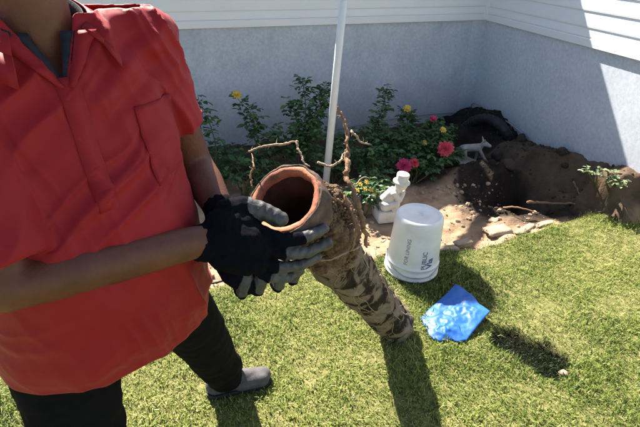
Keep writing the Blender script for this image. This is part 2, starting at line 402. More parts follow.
def bed_z(x, y):
    x = np.asarray(x, float); y = np.asarray(y, float)
    p = np.stack([x, y, 0 * x], -1).reshape(-1, 3)
    near = (np.abs(x) < 4) & (y > 1.0) & (y < 7)
    dx, dy = x - CORNER[0], y - CORNER[1]
    u = dx * WR[0] + dy * WR[1]; v = dx * NR[0] + dy * NR[1]; t = dx * WL[0] + dy * WL[1]
    n1 = fbm(p * 3.1, 5).reshape(x.shape); n2 = fbm(p * 14 + 5, 4, 0.6).reshape(x.shape)
    z = 0.10 * sstep(1.3, 2.3, x) * sstep(1.6, 2.8, y) - 0.012
    rough = sstep(1.0, 1.3, x) * sstep(2.9, 3.2, y)
    z = z + 0.026 * n1 + (0.010 + 0.012 * rough) * n2
    # heaped soil in the corner
    z = z + 0.20 * np.exp(-((u - 0.45) / 0.55) ** 2) * np.exp(-(v / 0.34) ** 2) * (1 + 0.25 * n1)
    # bank along the right wall behind the trench
    wob = 0.03 * n1 + 0.012 * n2
    zb = 0.13 + 0.165 * np.clip(u - 1.0, 0, 1.2) + 0.03 * n1 + 0.016 * n2
    kb = sstep(0.95, 1.03, u + wob) * (1 - sstep(0.22, 0.34, v + wob * 2.2)) * (1 - sstep(2.3, 2.7, u))
    z = z * (1 - kb) + np.maximum(zb, z) * kb
    # spoil between plants and trench
    z = z + 0.10 * np.exp(-(((x - 1.32) / 0.30) ** 2 + ((y - 3.55) / 0.25) ** 2)) * (1 + 0.7 * n1)
    # the dug hole
    px_, py_ = x - 1.72, y - 3.28
    a = px_ * 0.80 + py_ * 0.05; b_ = -px_ * 0.1 + py_ * 0.95
    r = np.sqrt((a / 0.34) ** 2 + (b_ / 0.30) ** 2) + 0.14 * n1
    z = z - 0.26 * (1 - sstep(0.45, 1.0, r))
    inside = lawn_edge(x) - y
    z = np.where(inside > 0, z - 0.13 * sstep(0.0, 0.08, inside), z)
    return z

# ------------------------------------------------------------------ ground and lawn
def axis_pts(lo, hi, step, far):
    core = np.arange(lo, hi + step / 2, step)
    left = lo - np.cumsum(0.06 * 1.35 ** np.arange(0, 30)); left = left[left > -far]
    right = hi + np.cumsum(0.06 * 1.35 ** np.arange(0, 30)); right = right[right < far]
    return np.concatenate([[-far], left[::-1], core, right, [far]])
def grid_mesh(name, X, Y, Z):
    ny, nx = X.shape
    V = np.stack([X, Y, Z], -1).reshape(-1, 3)
    i = np.arange(ny * nx).reshape(ny, nx)
    Q = np.stack([i[:-1, :-1], i[:-1, 1:], i[1:, 1:], i[1:, :-1]], -1).reshape(-1, 4)
    return raw_mesh(name, V, Q)
def raw_mesh(name, V, Q, smooth=True):
    me = bpy.data.meshes.new(name)
    V = np.asarray(V, np.float32); Q = np.asarray(Q, np.int32)
    me.vertices.add(len(V)); me.vertices.foreach_set('co', V.ravel())
    me.loops.add(Q.size); me.loops.foreach_set('vertex_index', Q.ravel())
    me.polygons.add(len(Q)); k = Q.shape[1]
    me.polygons.foreach_set('loop_start', np.arange(0, Q.size, k, dtype=np.int32))
    me.polygons.foreach_set('loop_total', np.full(len(Q), k, np.int32))
    me.polygons.foreach_set('use_smooth', np.full(len(Q), smooth))
    me.update(calc_edges=True); me.validate()
    return me
gx = axis_pts(-1.7, 2.7, 0.014, 90); gy = axis_pts(1.7, 5.3, 0.014, 90)
X, Y = np.meshgrid(gx, gy)
ground_me = grid_mesh('ground', X, Y, bed_z(X, Y))
# bed soil: dry tan crust, moist dark soil round the trench, house shade painted in
mt, nt, b = new_mat('bed_soil')
tc = N(nt, 'ShaderNodeTexCoord')
n1 = N(nt, 'ShaderNodeTexNoise', Scale=7.0, Detail=10.0, Roughness=0.65); nt.links.new(tc.outputs['Object'], n1.inputs['Vector'])
c1 = N(nt, 'ShaderNodeValToRGB'); c1.color_ramp.elements[0].position = 0.3; c1.color_ramp.elements[0].color = (0.27, 0.165, 0.10, 1)
c1.color_ramp.elements[1].position = 0.72; c1.color_ramp.elements[1].color = (0.52, 0.37, 0.25, 1)
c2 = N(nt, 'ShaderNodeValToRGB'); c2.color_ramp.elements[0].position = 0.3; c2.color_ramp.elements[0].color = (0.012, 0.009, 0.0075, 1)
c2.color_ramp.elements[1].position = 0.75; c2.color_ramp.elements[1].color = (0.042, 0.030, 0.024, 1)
nt.links.new(n1.outputs['Fac'], c1.inputs[0]); nt.links.new(n1.outputs['Fac'], c2.inputs[0])
at = N(nt, 'ShaderNodeAttribute'); at.attribute_name = 'damp_shade'
mx = N(nt, 'ShaderNodeMix'); mx.data_type = 'RGBA'
nt.links.new(at.outputs['Fac'], mx.inputs['Factor']); nt.links.new(c1.outputs[0], mx.inputs['A']); nt.links.new(c2.outputs[0], mx.inputs['B'])
nt.links.new(mx.outputs['Result'], b.inputs['Base Color']); b.inputs['Roughness'].default_value = 0.95; b.inputs['Specular IOR Level'].default_value = 0.15
n2 = N(nt, 'ShaderNodeTexNoise', Scale=60.0, Detail=8.0, Roughness=0.7); nt.links.new(tc.outputs['Object'], n2.inputs['Vector'])
bp = N(nt, 'ShaderNodeBump', Strength=0.9, Distance=0.015); nt.links.new(n2.outputs['Fac'], bp.inputs['Height']); nt.links.new(bp.outputs[0], b.inputs['Normal'])
M['bed'] = mt
pp = np.stack([X, Y, 0 * X], -1).reshape(-1, 3)
xx, yy = pp[:, 0], pp[:, 1]
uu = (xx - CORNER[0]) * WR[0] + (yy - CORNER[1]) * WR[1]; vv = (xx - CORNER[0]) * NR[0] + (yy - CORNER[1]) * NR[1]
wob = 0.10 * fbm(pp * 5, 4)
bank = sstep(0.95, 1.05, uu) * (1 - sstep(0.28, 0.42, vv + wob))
damp_shade = sstep(0.95, 1.10, xx + wob) * sstep(2.75, 2.98, yy + wob * 0.8 + 0.15 * (xx - 1.3)) * (1 - 0.28 * bank)
damp_shade = np.maximum(damp_shade, 0.8 * sstep(3.25, 3.55, yy + wob))  # soil towards the wall darkened in colour to deepen the house's shade
set_attr(ground_me, 'damp_shade', damp_shade)
ground = link('ground', ground_me, M['bed']); tag(ground, 'tan and dark brown garden soil of the flower bed by the house', 'ground', kind='structure')

lx = axis_pts(-1.7, 2.7, 0.02, 90)
ty = np.concatenate([[-90, -40, -15, -5, -1.5], np.arange(0, 1.001, 0.008)])
T, XX = np.meshgrid(ty, lx, indexing='ij')
E_ = lawn_edge(XX)
YY = np.where(T < 0, T, 0.2 + (E_ - 0.2) * T)
lawn_me = grid_mesh('lawn', XX, YY, lawn_z(XX, YY))
set_attr(lawn_me, 'darker', np.clip(divot(XX, YY).ravel() * 1.6, 0, 1))  # ground colour runs to near black inside the hollow
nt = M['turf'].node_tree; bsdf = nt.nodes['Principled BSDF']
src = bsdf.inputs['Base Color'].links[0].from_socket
at = N(nt, 'ShaderNodeAttribute'); at.attribute_name = 'darker'
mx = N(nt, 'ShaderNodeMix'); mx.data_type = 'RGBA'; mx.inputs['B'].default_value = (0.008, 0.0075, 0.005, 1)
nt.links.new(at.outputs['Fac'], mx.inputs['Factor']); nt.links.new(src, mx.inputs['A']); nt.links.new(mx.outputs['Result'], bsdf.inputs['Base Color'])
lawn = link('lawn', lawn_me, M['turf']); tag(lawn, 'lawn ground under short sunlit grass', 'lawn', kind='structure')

def grass_patch(n, x0, x1, y0, y1, seed, hs=1.0):
    r = np.random.default_rng(seed)
    x = r.uniform(x0, x1, n); y = r.uniform(y0, y1, n)
    e = lawn_edge(x)
    keep = y < e + 0.025 * r.normal(size=n)
    x, y = x[keep], y[keep]
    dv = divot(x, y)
    p = np.stack([x, y, 0 * x], -1)
    thin = fbm(p * 5.0 + 3, 3)
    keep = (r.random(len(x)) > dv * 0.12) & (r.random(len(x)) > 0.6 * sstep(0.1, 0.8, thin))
    x, y, dv, p, thin = x[keep], y[keep], dv[keep], p[keep], thin[keep]
    n = len(x)
    z = lawn_z(x, y) - 0.003
    ln = r.gamma(6, 1 / 6.0, n) * 0.027 * hs * (0.85 + 0.35 * noise(p * 7)) * (1 + 0.15 * dv)
    ln = np.clip(ln * (1 + 0.25 * fbm(p * 3.3 + 21, 2)), 0.008, 0.065)
    wd = r.uniform(0.0014, 0.0028, n)
    az = r.uniform(0, 2 * np.pi, n) + 1.2 * noise(p * 4)
    lean = np.abs(r.normal(0.65, 0.35, n))
    dx, dy = np.cos(az), np.sin(az)
    sx, sy = -dy, dx
    mid = 0.5 * ln; 
    mxp = mid * np.sin(lean * 0.6); mz = mid * np.cos(lean * 0.6)
    txp = mxp + mid * np.sin(np.clip(lean * 1.6, 0, 1.9)); tz = mz + mid * np.cos(np.clip(lean * 1.6, 0, 1.9))
    V = np.empty((n, 5, 3))
    for k, (s, q, h, wf) in enumerate(((-1, 0, 0, 1.0), (1, 0, 0, 1.0), (1, mxp, mz, 0.8), (-1, mxp, mz, 0.8), (0, txp, tz, 0))):
        V[:, k, 0] = x + dx * q + sx * wd * s * wf
        V[:, k, 1] = y + dy * q + sy * wd * s * wf
        V[:, k, 2] = z + h
    i = np.arange(n)[:, None] * 5
    Fq = np.concatenate([i + np.array([[0, 1, 2]]), i + np.array([[0, 2, 3]]), i + np.array([[3, 2, 4]])], 0)
    patch = 0.5 + 0.42 * fbm(p * 2.3 + 9, 3) + 0.14 * thin
    tint = np.clip(patch * 0.62 + r.normal(0.14, 0.22, n) - 1.0 * dv, 0, 0.92)  # blades inside the hollow pulled to the dark end of the ramp
    dry = r.random(n) < (0.05 + 0.16 * sstep(0.1, 0.9, thin)) * (1 - dv)
    tint[dry] = r.uniform(0.85, 1.0, dry.sum())
    return V.reshape(-1, 3), Fq, np.repeat(tint, 5)
G = [grass_patch(165000, -1.35, 2.45, 1.05, 3.0, 3), grass_patch(26000, -2.6, 2.8, -0.2, 1.05, 4, 1.1)]
V = np.concatenate([g[0] for g in G]); off = 0; Fs = []
for g in G: Fs.append(g[1] + off); off += len(g[0])
gme = raw_mesh('grass', V, np.concatenate(Fs), smooth=False)
set_attr(gme, 'tint', np.concatenate([g[2] for g in G]))
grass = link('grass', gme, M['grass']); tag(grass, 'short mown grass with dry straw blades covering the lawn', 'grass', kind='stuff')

# ------------------------------------------------------------------ house
house = empty('house', (CORNER[0], CORNER[1], 0))
tag(house, 'house corner with grey stucco base and white lap siding above', 'house')
def wall_geo(org, dr, nn, s0, s1, prof):                 # profile (outward, z) swept along the wall
    a = np.array((*(org + dr * s0), 0)); b2 = np.array((*(org + dr * s1), 0)); n3 = np.array((*nn, 0))
    R = [[p + n3 * o + np.array((0, 0, z)) for o, z in prof] for p in (a, b2)]
    V, Fc = rings_geo(R)
    return V, Fc
def fix_normals(me):
    bm = bmesh.new(); bm.from_mesh(me); bmesh.ops.recalc_face_normals(bm, faces=bm.faces); bm.to_mesh(me); bm.free(); return me
def hpart(name, geo, mat, parent=house):
    return link(name, fix_normals(make_mesh(name, geo[0], geo[1], False)), mat, parent)
ZB = 1.03
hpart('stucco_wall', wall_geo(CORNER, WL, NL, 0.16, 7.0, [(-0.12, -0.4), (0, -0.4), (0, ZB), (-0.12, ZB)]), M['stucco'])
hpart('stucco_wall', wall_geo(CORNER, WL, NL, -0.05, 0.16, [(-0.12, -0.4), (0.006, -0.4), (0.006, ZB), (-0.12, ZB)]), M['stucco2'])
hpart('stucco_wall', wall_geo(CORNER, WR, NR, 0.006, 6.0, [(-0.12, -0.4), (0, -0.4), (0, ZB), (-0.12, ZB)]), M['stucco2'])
def siding(dr, nn, top, s1, s0=0.0):
    z = ZB
    hpart('starter_trim', wall_geo(CORNER, dr, nn, s0, s1, [(-0.02, z), (0.024, z), (0.024, z + 0.052), (0.018, z + 0.058), (-0.02, z + 0.058)]), M['siding'])
    z += 0.060
    k = 0
    while z < top:
        e = 0.062 if k == 0 else 0.105
        hpart('siding_board', wall_geo(CORNER, dr, nn, s0, s1, [(-0.02, z), (0.017, z), (0.018, z + 0.010), (0.012, z + e - 0.004), (0.010, z + e + 0.004), (-0.02, z + e + 0.004)]), M['siding'])
        z += e + 0.0055; k += 1
siding(WL, NL, 1.58, 7.0, 0.02)
siding(WR, NR, 2.7, 6.0, 0.02)
hpart('corner_trim', box((*(CORNER + NL * 0.03 + NR * 0.03), 2.1), [np.array((*NL, 0)), np.array((*NR, 0)), (0, 0, 1)], (0.018, 0.018, 1.06)), M['siding'])
# unseen roof: tall raking block, then low wing, shaped to cast the yard's shade
def gable(s0, s1, z0a, z0b, z1a, z1b, o0, o1, name, mat):
    A = np.array((*(CORNER + WL * s0), 0)); B = np.array((*(CORNER + WL * s1), 0)); n3 = np.array((*NL, 0))
    V = []
    for p, za, zb in ((A, z0a, z1a), (B, z0b, z1b)):
        for o, z in ((o0, za), (o1, za), (o1, zb), (o0, zb)): V.append(p + n3 * o + np.array((0, 0, z)))
    return hpart(name, (V, [(0, 1, 2, 3), (7, 6, 5, 4), (0, 4, 5, 1), (1, 5, 6, 2), (2, 6, 7, 3), (3, 7, 4, 0)]), mat)
gable(-0.05, 1.10, 1.60, 1.60, 2.66, 2.24, -0.05, 0.02, 'shade_gable_wall', M['siding'])
gable(-0.6, 1.16, 2.87, 2.225, 2.96, 2.31, -3.5, 0.03, 'roof', M['roof'])
gable(1.165, 7.0, 1.62, 1.62, 1.70, 1.70, -3.5, 0.05, 'roof', M['roof'])
hpart('side_wall', box((*(CORNER + WL * 1.10 - NL * 1.6), 1.95), [np.array((*WL, 0)), np.array((*NL, 0)), (0, 0, 1)], (0.03, 1.55, 0.24)), M['siding'])
def slab(name, pts, z, th, mat):
    V = [np.array((*p, z)) for p in pts] + [np.array((*p, z + th)) for p in pts]
    return hpart(name, (V, [(3, 2, 1, 0), (4, 5, 6, 7), (0, 1, 5, 4), (1, 2, 6, 5), (2, 3, 7, 6), (3, 0, 4, 7)]), mat)
P0 = CORNER - NR * 3.0
slab('roof', [CORNER + NR * 0.02 + WR * 0.05, CORNER + NR * 0.02 + WR * 6, P0 + WR * 6, P0 + WR * 0.05], 2.70, 0.06, M['roof'])
# cable stapled along the foot of the walls
cb = [np.array((*(CORNER + WL * s + NL * 0.02), z)) for s, z in ((1.6, 0.04), (1.0, 0.09), (0.5, 0.10), (0.2, 0.09), (0.03, 0.10))]
cb += [np.array((*(CORNER + WR * s + NR * 0.025), z)) for s, z in ((0.1, 0.20), (0.4, 0.21), (0.75, 0.20), (1.05, 0.17))]
cable = obj('cable', tube(curve(cb, 5), 0.006, 6), M['metal']); rebase(cable, cb[0]); tag(cable, 'thin grey cable running along the foot of the walls at the corner', 'cable')

# unseen dish added over the low roof to shade the bucket and grass
DP = np.array((-0.62, 4.45, 2.70)); DR = np.array((0.36, 4.56, 1.69))
dish = empty('added_shade_dish', DR); tag(dish, 'grey dish on a slanting arm, added out of view to shade the bucket', 'added shade caster')
tos = -np.array(SUN)
prof = [(0.001, 0.0), (0.09, 0.008), (0.17, 0.03), (0.24, 0.06), (0.245, 0.055), (0.17, 0.02), (0.09, -0.004), (0.001, -0.012)]
obj('reflector', lathe(prof, DP, nrm(tos + np.array((0.1, -0.2, -0.1)))), M['metal'], dish)
obj('arm', tube([DR + (0, 0, 0.0), DR + (-0.02, 0, 0.12), DP + (0.14, 0.03, -0.2), DP - tos * 0.01], [0.05, 0.05, 0.05, 0.045], 10), M['metal'], dish)
obj('foot_plate', box(DR + (0, 0, 0.02), np.eye(3), (0.07, 0.07, 0.008)), M['metal'], dish, False)
obj('receiver', tube([DP - tos * 0.0 + (0.1, 0, -0.1), DP + tos * 0.28 + (0.02, 0, -0.04)], [0.012, 0.02], 8), M['metal'], dish)

# ------------------------------------------------------------------ soil pieces, stones, trench side
def rock(c, r, seed, squash=0.7, n=9, rough=0.35):
    c = np.asarray(c, float)
    V, Fc = ellipsoid((0, 0, 0), (1, 1, 1), n=n)
    V = np.array(V)
    V = V * (1 + rough * fbm(V * 1.1 + seed * 7.7, 3))[:, None]
    V = V * np.array((r, r * (0.75 + 0.3 * ((seed * 37) % 10) / 10), r * squash))
    a = seed * 2.4
    Rm = np.array(((math.cos(a), -math.sin(a), 0), (math.sin(a), math.cos(a), 0), (0, 0, 1)))
    return [v for v in (V @ Rm.T + c)], Fc
# loose crumbs over the bed: nobody could count them
def crumbs(name, n, region, rmin, rmax, seed, mat, label):
    r = np.random.default_rng(seed)
    base = [rock((0, 0, 0), 1.0, s, 0.8, 5) for s in range(6)]
    bV = [np.array(b[0]) for b in base]; bF = [b[1] for b in base]
    V, Fc, k, tries = [], [], 0, 0
    while k < n and tries < n * 40:
        tries += 1
        x, y = r.uniform(region[0], region[1]), r.uniform(region[2], region[3])
        if y < lawn_edge(np.array([x]))[0] + 0.01: continue
        if (np.array((x, y)) - CORNER) @ NR < 0.02 or (np.array((x, y)) - CORNER) @ NL < 0.02: continue
        s = rmin + (rmax - rmin) * r.random() ** 3
        q = r.integers(6); a = r.uniform(0, 6.28)
        Rm = np.array(((math.cos(a), -math.sin(a), 0), (math.sin(a), math.cos(a), 0), (0, 0, 1)))
        P_ = bV[q] @ Rm.T * s * r.uniform(0.7, 1.2, 3) + np.array((x, y, 0))
        V.append((P_, (x, y), s)); Fc.append(bF[q]); k += 1
    zs = bed_z(np.array([v[1][0] for v in V]), np.array([v[1][1] for v in V]))
    geos = []
    for (P_, _, s), f, z in zip(V, Fc, zs): geos.append(([p + np.array((0, 0, z + s * 0.2)) for p in P_], f))
    o = obj(name, join(geos), mat, smooth=False); tag(o, label, 'soil', kind='stuff'); return o
crumbs('dry_crumbs', 900, (-1.3, 1.6, 2.0, 3.4), 0.003, 0.022, 1, M['pale_clod'], 'dry tan soil crumbs strewn over the sunlit bed')
crumbs('dark_crumbs', 900, (1.0, 2.3, 3.0, 5.0), 0.003, 0.018, 2, M['clod'], 'dark moist soil crumbs around the dug hole')

def bed_at(x, y): return float(bed_z(np.array([x]), np.array([y]))[0])
def lawn_at(x, y): return float(lawn_z(np.array([x]), np.array([y]))[0])
def wall_pt(u, v, z=0.0):
    p = CORNER + WR * u + NR * v
    return np.array((p[0], p[1], z))
for k, (u, v, r_, lab) in enumerate([
        (1.07, 0.09, 0.055, 'dark soil lump at the left end of the bank along the wall'),
        (1.62, 0.10, 0.045, 'dark soil lump on top of the bank halfway along'),
        (1.70, 0.12, 0.030, 'small dark soil lump beside a larger one on the bank'),
        (1.16, 0.36, 0.060, 'big brown soil lump fallen below the end of the bank'),
        (1.55, 0.52, 0.055, 'brown soil lump at the back edge of the dug hole'),
        (0.62, 0.62, 0.055, 'dark soil lump behind the black drain pipe')]):
    p = wall_pt(u, v); p[2] = bed_at(p[0], p[1]) + r_ * 0.35
    o = obj('soil_lump', rock(p, r_, k + 3, 0.75, 11), M['clod']); rebase(o, p - (0, 0, r_ * 0.5)); tag(o, lab, 'soil lump', 'soil lumps around the hole')
# broken edging pieces between lawn and bed
for k, (x, y, ln, wd, ang, lab) in enumerate([
        (0.80, 2.53, 0.085, 0.030, 12, 'pale edging stone right of the white bucket'),
        (0.93, 2.60, 0.060, 0.026, 25, 'small pale edging stone by the tip of the shadow'),
        (1.20, 2.74, 0.085, 0.045, 20, 'flat pinkish stone slab lying on the bed edge'),
        (1.40, 2.78, 0.10, 0.024, 40, 'long pale edging stone between lawn and hole'),
        (1.58, 2.86, 0.09, 0.024, 24, 'pale edging stone in front of the dug hole'),
        (1.22, 2.90, 0.040, 0.028, 60, 'small brown stone behind the flat slab')]):
    V, Fc = box((0, 0, 0), np.eye(3), (1, 1, 1))
    me = make_mesh('edging_stone', V, Fc, False)
    bm = bmesh.new(); bm.from_mesh(me); bmesh.ops.subdivide_edges(bm, edges=bm.edges[:], cuts=4, use_grid_fill=True); bm.to_mesh(me); bm.free()
    co, _ = coords(me)
    co = co / np.maximum(1, (np.abs(co) ** 9).sum(1) ** (1 / 9))[:, None]
    co = co * (1 + 0.20 * fbm(co * 1.2 + k * 5, 4, 0.6))[:, None] * np.array((ln, wd, 0.016))
    a = math.radians(ang)
    co = co @ np.array(((math.cos(a), -math.sin(a), 0), (math.sin(a), math.cos(a), 0), (0, 0, 1))).T
    z = max(bed_at(x, y), -0.02) + 0.004
    set_coords(me, co + np.array((x, y, z)))
    me.polygons.foreach_set('use_smooth', [True] * len(me.polygons))
    o = link('edging_stone', me, M['stone']); rebase(o, (x, y, z - 0.02)); tag(o, lab, 'stone', 'stones along the bed edge')
p = np.array((1.125, 1.53, lawn_at(1.125, 1.53) + 0.012))
o = obj('stone', rock(p, 0.022, 4, 0.8, 10, 0.2), M['stone']); rebase(o, p - (0, 0, 0.015)); tag(o, 'small pale stone at the end of the bare hollow in the lawn', 'stone')
# exposed roots across the hole
for pts, r_, lab in [
        ([(1.50, 3.06, 0.06), (1.62, 3.12, 0.03), (1.78, 3.13, 0.02), (1.95, 3.08, 0.06), (2.08, 3.10, 0.10)], 0.011, 'brown root crossing the front of the dug hole'),
        ([(1.96, 3.36, 0.10), (1.98, 3.24, 0.04), (2.02, 3.12, 0.05), (2.05, 3.02, 0.10)], 0.008, 'thin pale root hanging into the right end of the hole'),
        ([(1.32, 3.02, 0.035), (1.42, 2.97, 0.06), (1.54, 2.93, 0.045)], 0.007, 'short dry root lying on the bed edge')]:
    c = curve([np.array(q) for q in pts], 6)
    c = [q + 0.006 * np.array((noise([q * 30])[0], noise([q * 30 + 9])[0], noise([q * 30 + 5])[0])) for q in c]
    o = obj('root', tube(c, [r_ * (1 - 0.5 * i / len(c)) for i in range(len(c))], 7), M['root']); rebase(o, c[0]); tag(o, lab, 'root')

# black drain pipe end sticking out of the heap
dc = curve([wall_pt(0.95, 0.10, 0.08), wall_pt(0.90, 0.20, 0.22), wall_pt(0.72, 0.24, 0.235), wall_pt(0.56, 0.28, 0.16), wall_pt(0.48, 0.32, 0.06)], 12)
rad = [0.047 + 0.006 * (i % 3 == 0) for i in range(len(dc))]
dpipe = empty('drain_pipe', dc[0]); tag(dpipe, 'black ribbed drain pipe curving out of the soil by the wall', 'pipe')
obj('pipe_body', tube(dc, rad, 16), M['black_plastic'], dpipe)

# thin drip tube along the lawn edge
ds = [np.array((x, float(lawn_edge(np.array([x]))[0]) + 0.03, 0.012)) for x in np.linspace(-1.5, 0.25, 14)]
o = obj('drip_tube', tube(curve(ds, 4), 0.006, 6), M['black_plastic']); rebase(o, ds[0]); tag(o, 'thin black watering tube along the lawn edge', 'tube')

# ------------------------------------------------------------------ plants
def leaf(pos, d, nrm_, ln, wd, fold=0.25):
    d = nrm(d); s = nrm(np.cross(d, nrm_)); n_ = np.cross(s, d)
    V = [pos, pos + d * ln * 0.45 + s * wd + n_ * wd * fold, pos + d * ln * 0.45 - s * wd + n_ * wd * fold, pos + d * ln * 0.5,
         pos + d * ln - n_ * ln * 0.12, pos + d * ln * 0.8 + s * wd * 0.6 + n_ * wd * fold * 0.4, pos + d * ln * 0.8 - s * wd * 0.6 + n_ * wd * fold * 0.4]
    return V, [(0, 1, 3), (0, 3, 2), (3, 1, 5), (3, 5, 4), (3, 4, 6), (3, 6, 2)]
def plant(name, label, base, tips, size=0.05, per=9, lmat='leaf', seed=0, start=0.2, group='flowering plants along the house wall', cat='plant', width=0.42, spread=1.0):
    r = np.random.default_rng(seed)
    base = np.asarray(base, float)
    root = empty(name, base)
    tag(root, label, cat, group)
    stems, leaves, tint = [], [], []
    for tp in tips:
        tp = np.asarray(tp, float)
        b0 = base + np.array((r.uniform(-.04, .04), r.uniform(-.03, .03), -0.02))
        m1 = b0 * 0.6 + tp * 0.4 + np.array((r.normal(0, .04), r.normal(0, .04), 0.06))
        m2 = b0 * 0.25 + tp * 0.75 + np.array((r.normal(0, .03), r.normal(0, .03), 0.03))
        c = curve([b0, m1, m2, tp], 7)
        stems.append(tube(c, [0.007 * (1 - 0.75 * i / len(c)) for i in range(len(c))], 5))
        L = np.linalg.norm(tp - b0)
        nn = max(5, int(1.5 * per * L / 0.3))
        for k in range(nn):
            f = start + (1 - start) * (k + r.random()) / nn
            fi = min(f, 0.999) * (len(c) - 1); i = int(fi); q = c[i] + (c[min(i + 1, len(c) - 1)] - c[i]) * (fi - i)
            ang = k * 2.4 + r.uniform(-.5, .5)
            dr = nrm(np.array((math.cos(ang), math.sin(ang), r.uniform(-0.1, 0.6))))
            pl = size * r.uniform(0.6, 1.5) * spread
            e = q + dr * pl
            stems.append(tube([q, q + dr * pl * 0.5 + (0, 0, 0.006), e], [0.002, 0.0015, 0.001], 3, False))
            t0 = r.random()
            sd = nrm(np.cross(dr, (0, 0, 1)))
            ups = nrm(np.array((r.normal(0, .35), r.normal(0, .35), 1)))
            for ld, sc, org in ((dr, 1.0, e), (nrm(dr * 0.4 + sd), 0.85, e - dr * pl * 0.15), (nrm(dr * 0.4 - sd), 0.85, e - dr * pl * 0.15),
                                (nrm(dr * 0.3 + sd), 0.7, e - dr * pl * 0.55), (nrm(dr * 0.3 - sd), 0.7, e - dr * pl * 0.55)):
                if r.random() < 0.15: continue
                ld = nrm(ld + r.normal(0, .22, 3) + np.array((0, 0, -0.15)))
                g = leaf(org, ld, ups, 1.12 * size * sc * r.uniform(0.8, 1.25), size * sc * width * 0.9)
                leaves.append(g); tint += [np.clip(t0 + r.normal(0, .15), 0, 1)] * len(g[0])
    obj('stems', join(stems), M['stem'], root)
    o = obj('foliage', join(leaves), M[lmat], root, smooth=False)
    set_attr(o.data, 'tint', tint)
    return root
def flower(parent, pos, r_, mat, seed, rows=3, face=(0.1, -0.5, 0.8), name='flower'):
    r = np.random.default_rng(seed)
    f = nrm(face); s, t = frame(f)
    gs = []
    for k in range(rows):
        n = (13 - 2 * k if rows > 3 else 9 - 2 * k) if rows > 1 else 6
        for i in range(n):
            a = 6.283 * i / n + k * 0.35 + r.normal(0, .08)
            d = nrm((s * math.cos(a) + t * math.sin(a)) * (1 - 0.15 * k) + f * (0.15 + (0.35 if rows > 3 else 0.55) * k))
            gs.append(leaf(np.asarray(pos) + f * 0.004 * k, d, f, r_ * (1 - (0.13 if rows > 3 else 0.2) * k) * r.uniform(.85, 1.1), r_ * 0.30, 0.35))
    gs.append(ellipsoid(np.asarray(pos) + f * r_ * 0.12, (r_ * 0.22,) * 3, n=6))
    return obj(name, join(gs), M[mat], parent)

def D(x, y, d): return at_d(x, y, d)
B1 = D(214, 192, 3.75); B1[2] = 0.0
p1 = plant('rose_bush', 'sparse rose stems rising against the wall beside the red sleeve', B1,
           [D(198, 96, 3.9), D(204, 112, 3.75), D(218, 150, 3.8), D(232, 150, 3.9), D(196, 140, 3.8), D(226, 172, 3.7)], 0.058, 5, seed=21)
B2 = D(282, 176, 3.8); B2[2] = 0.0
p2 = plant('rose_bush', 'rose bush with one yellow rose on a leaning stem', B2,
           [D(238, 99, 3.85), D(250, 118, 3.8), D(270, 128, 3.9), D(262, 150, 3.75), D(243, 160, 3.85)], 0.060, 6, seed=22)
flower(p2, D(237, 95, 3.84), 0.042, 'yellow', 1, 3, (0.2, -0.7, 0.6), 'rose_flower')
B3 = D(308, 178, 3.9); B3[2] = 0.0
p3 = plant('rose_bush', 'upright leafy rose bush directly behind the clay pipe mouth', B3,
           [D(302, 78, 4.0), D(292, 100, 3.9), D(318, 92, 4.0), D(325, 86, 4.1), D(300, 126, 3.8), D(283, 140, 3.8), D(316, 130, 3.8)], 0.050, 10, seed=23)
B4 = D(372, 190, 3.7); B4[2] = 0.0
p4 = plant('rose_bush', 'tall wispy green stems right of the white pole', B4,
           [D(387, 88, 4.2), D(376, 118, 4.0), D(360, 128, 3.9), D(394, 130, 4.1), D(350, 150, 3.7), D(372, 145, 3.7)], 0.045, 11, seed=24)
B5 = D(412, 182, 3.85); B5[2] = 0.0
p5 = plant('zinnia_plant', 'bushy plant with yellow buds and pink blooms near the corner', B5,
           [D(407, 112, 4.2), D(433, 122, 4.2), D(420, 128, 4.1), D(446, 136, 4.1), D(398, 134, 4.0), D(420, 150, 3.9), D(440, 160, 3.9), D(404, 160, 3.75), D(452, 128, 4.3), D(432, 142, 3.95), D(390, 150, 3.85), D(412, 140, 3.9), D(383, 140, 4.0), D(455, 150, 4.1)], 0.052, 15, seed=25)
flower(p5, D(407, 109, 4.2), 0.045, 'yellow', 2, 2, name='yellow_bloom')
flower(p5, D(433, 119, 4.15), 0.040, 'magenta', 3, 2, name='dusky_bloom')
flower(p5, D(443, 130, 4.05), 0.034, 'yellow', 4, 2, name='yellow_bloom')
flower(p5, D(424, 143, 3.9), 0.028, 'yellow', 5, 2, name='yellow_bloom')
flower(p5, D(445, 149, 3.88), 0.075, 'pink', 6, 5, (0.0, -0.8, 0.55), 'pink_bloom')
flower(p5, D(404, 166, 3.70), 0.066, 'magenta', 7, 5, (-0.1, -0.7, 0.7), 'pink_bloom')
flower(p5, D(414, 163, 3.72), 0.045, 'pink', 8, 5, (0.2, -0.7, 0.7), 'pink_bloom')
B6 = D(362, 200, 3.3); B6[2] = 0.0
p6 = plant('marigold_plant', 'low plant with small yellow blooms behind the white statue', B6,
           [D(358, 184, 3.3), D(366, 188, 3.3), D(373, 192, 3.25), D(352, 190, 3.35), D(362, 178, 3.4), D(384, 176, 3.5)], 0.045, 10, seed=26)
for k, (x, y) in enumerate(((360, 184), (365, 189), (371, 190), (357, 190), (367, 182), (374, 195))):
    flower(p6, D(x, y, 3.22), 0.022, 'yellow', 10 + k, 1, name='yellow_bloom')
B7 = D(246, 186, 3.55); B7[2] = 0.0
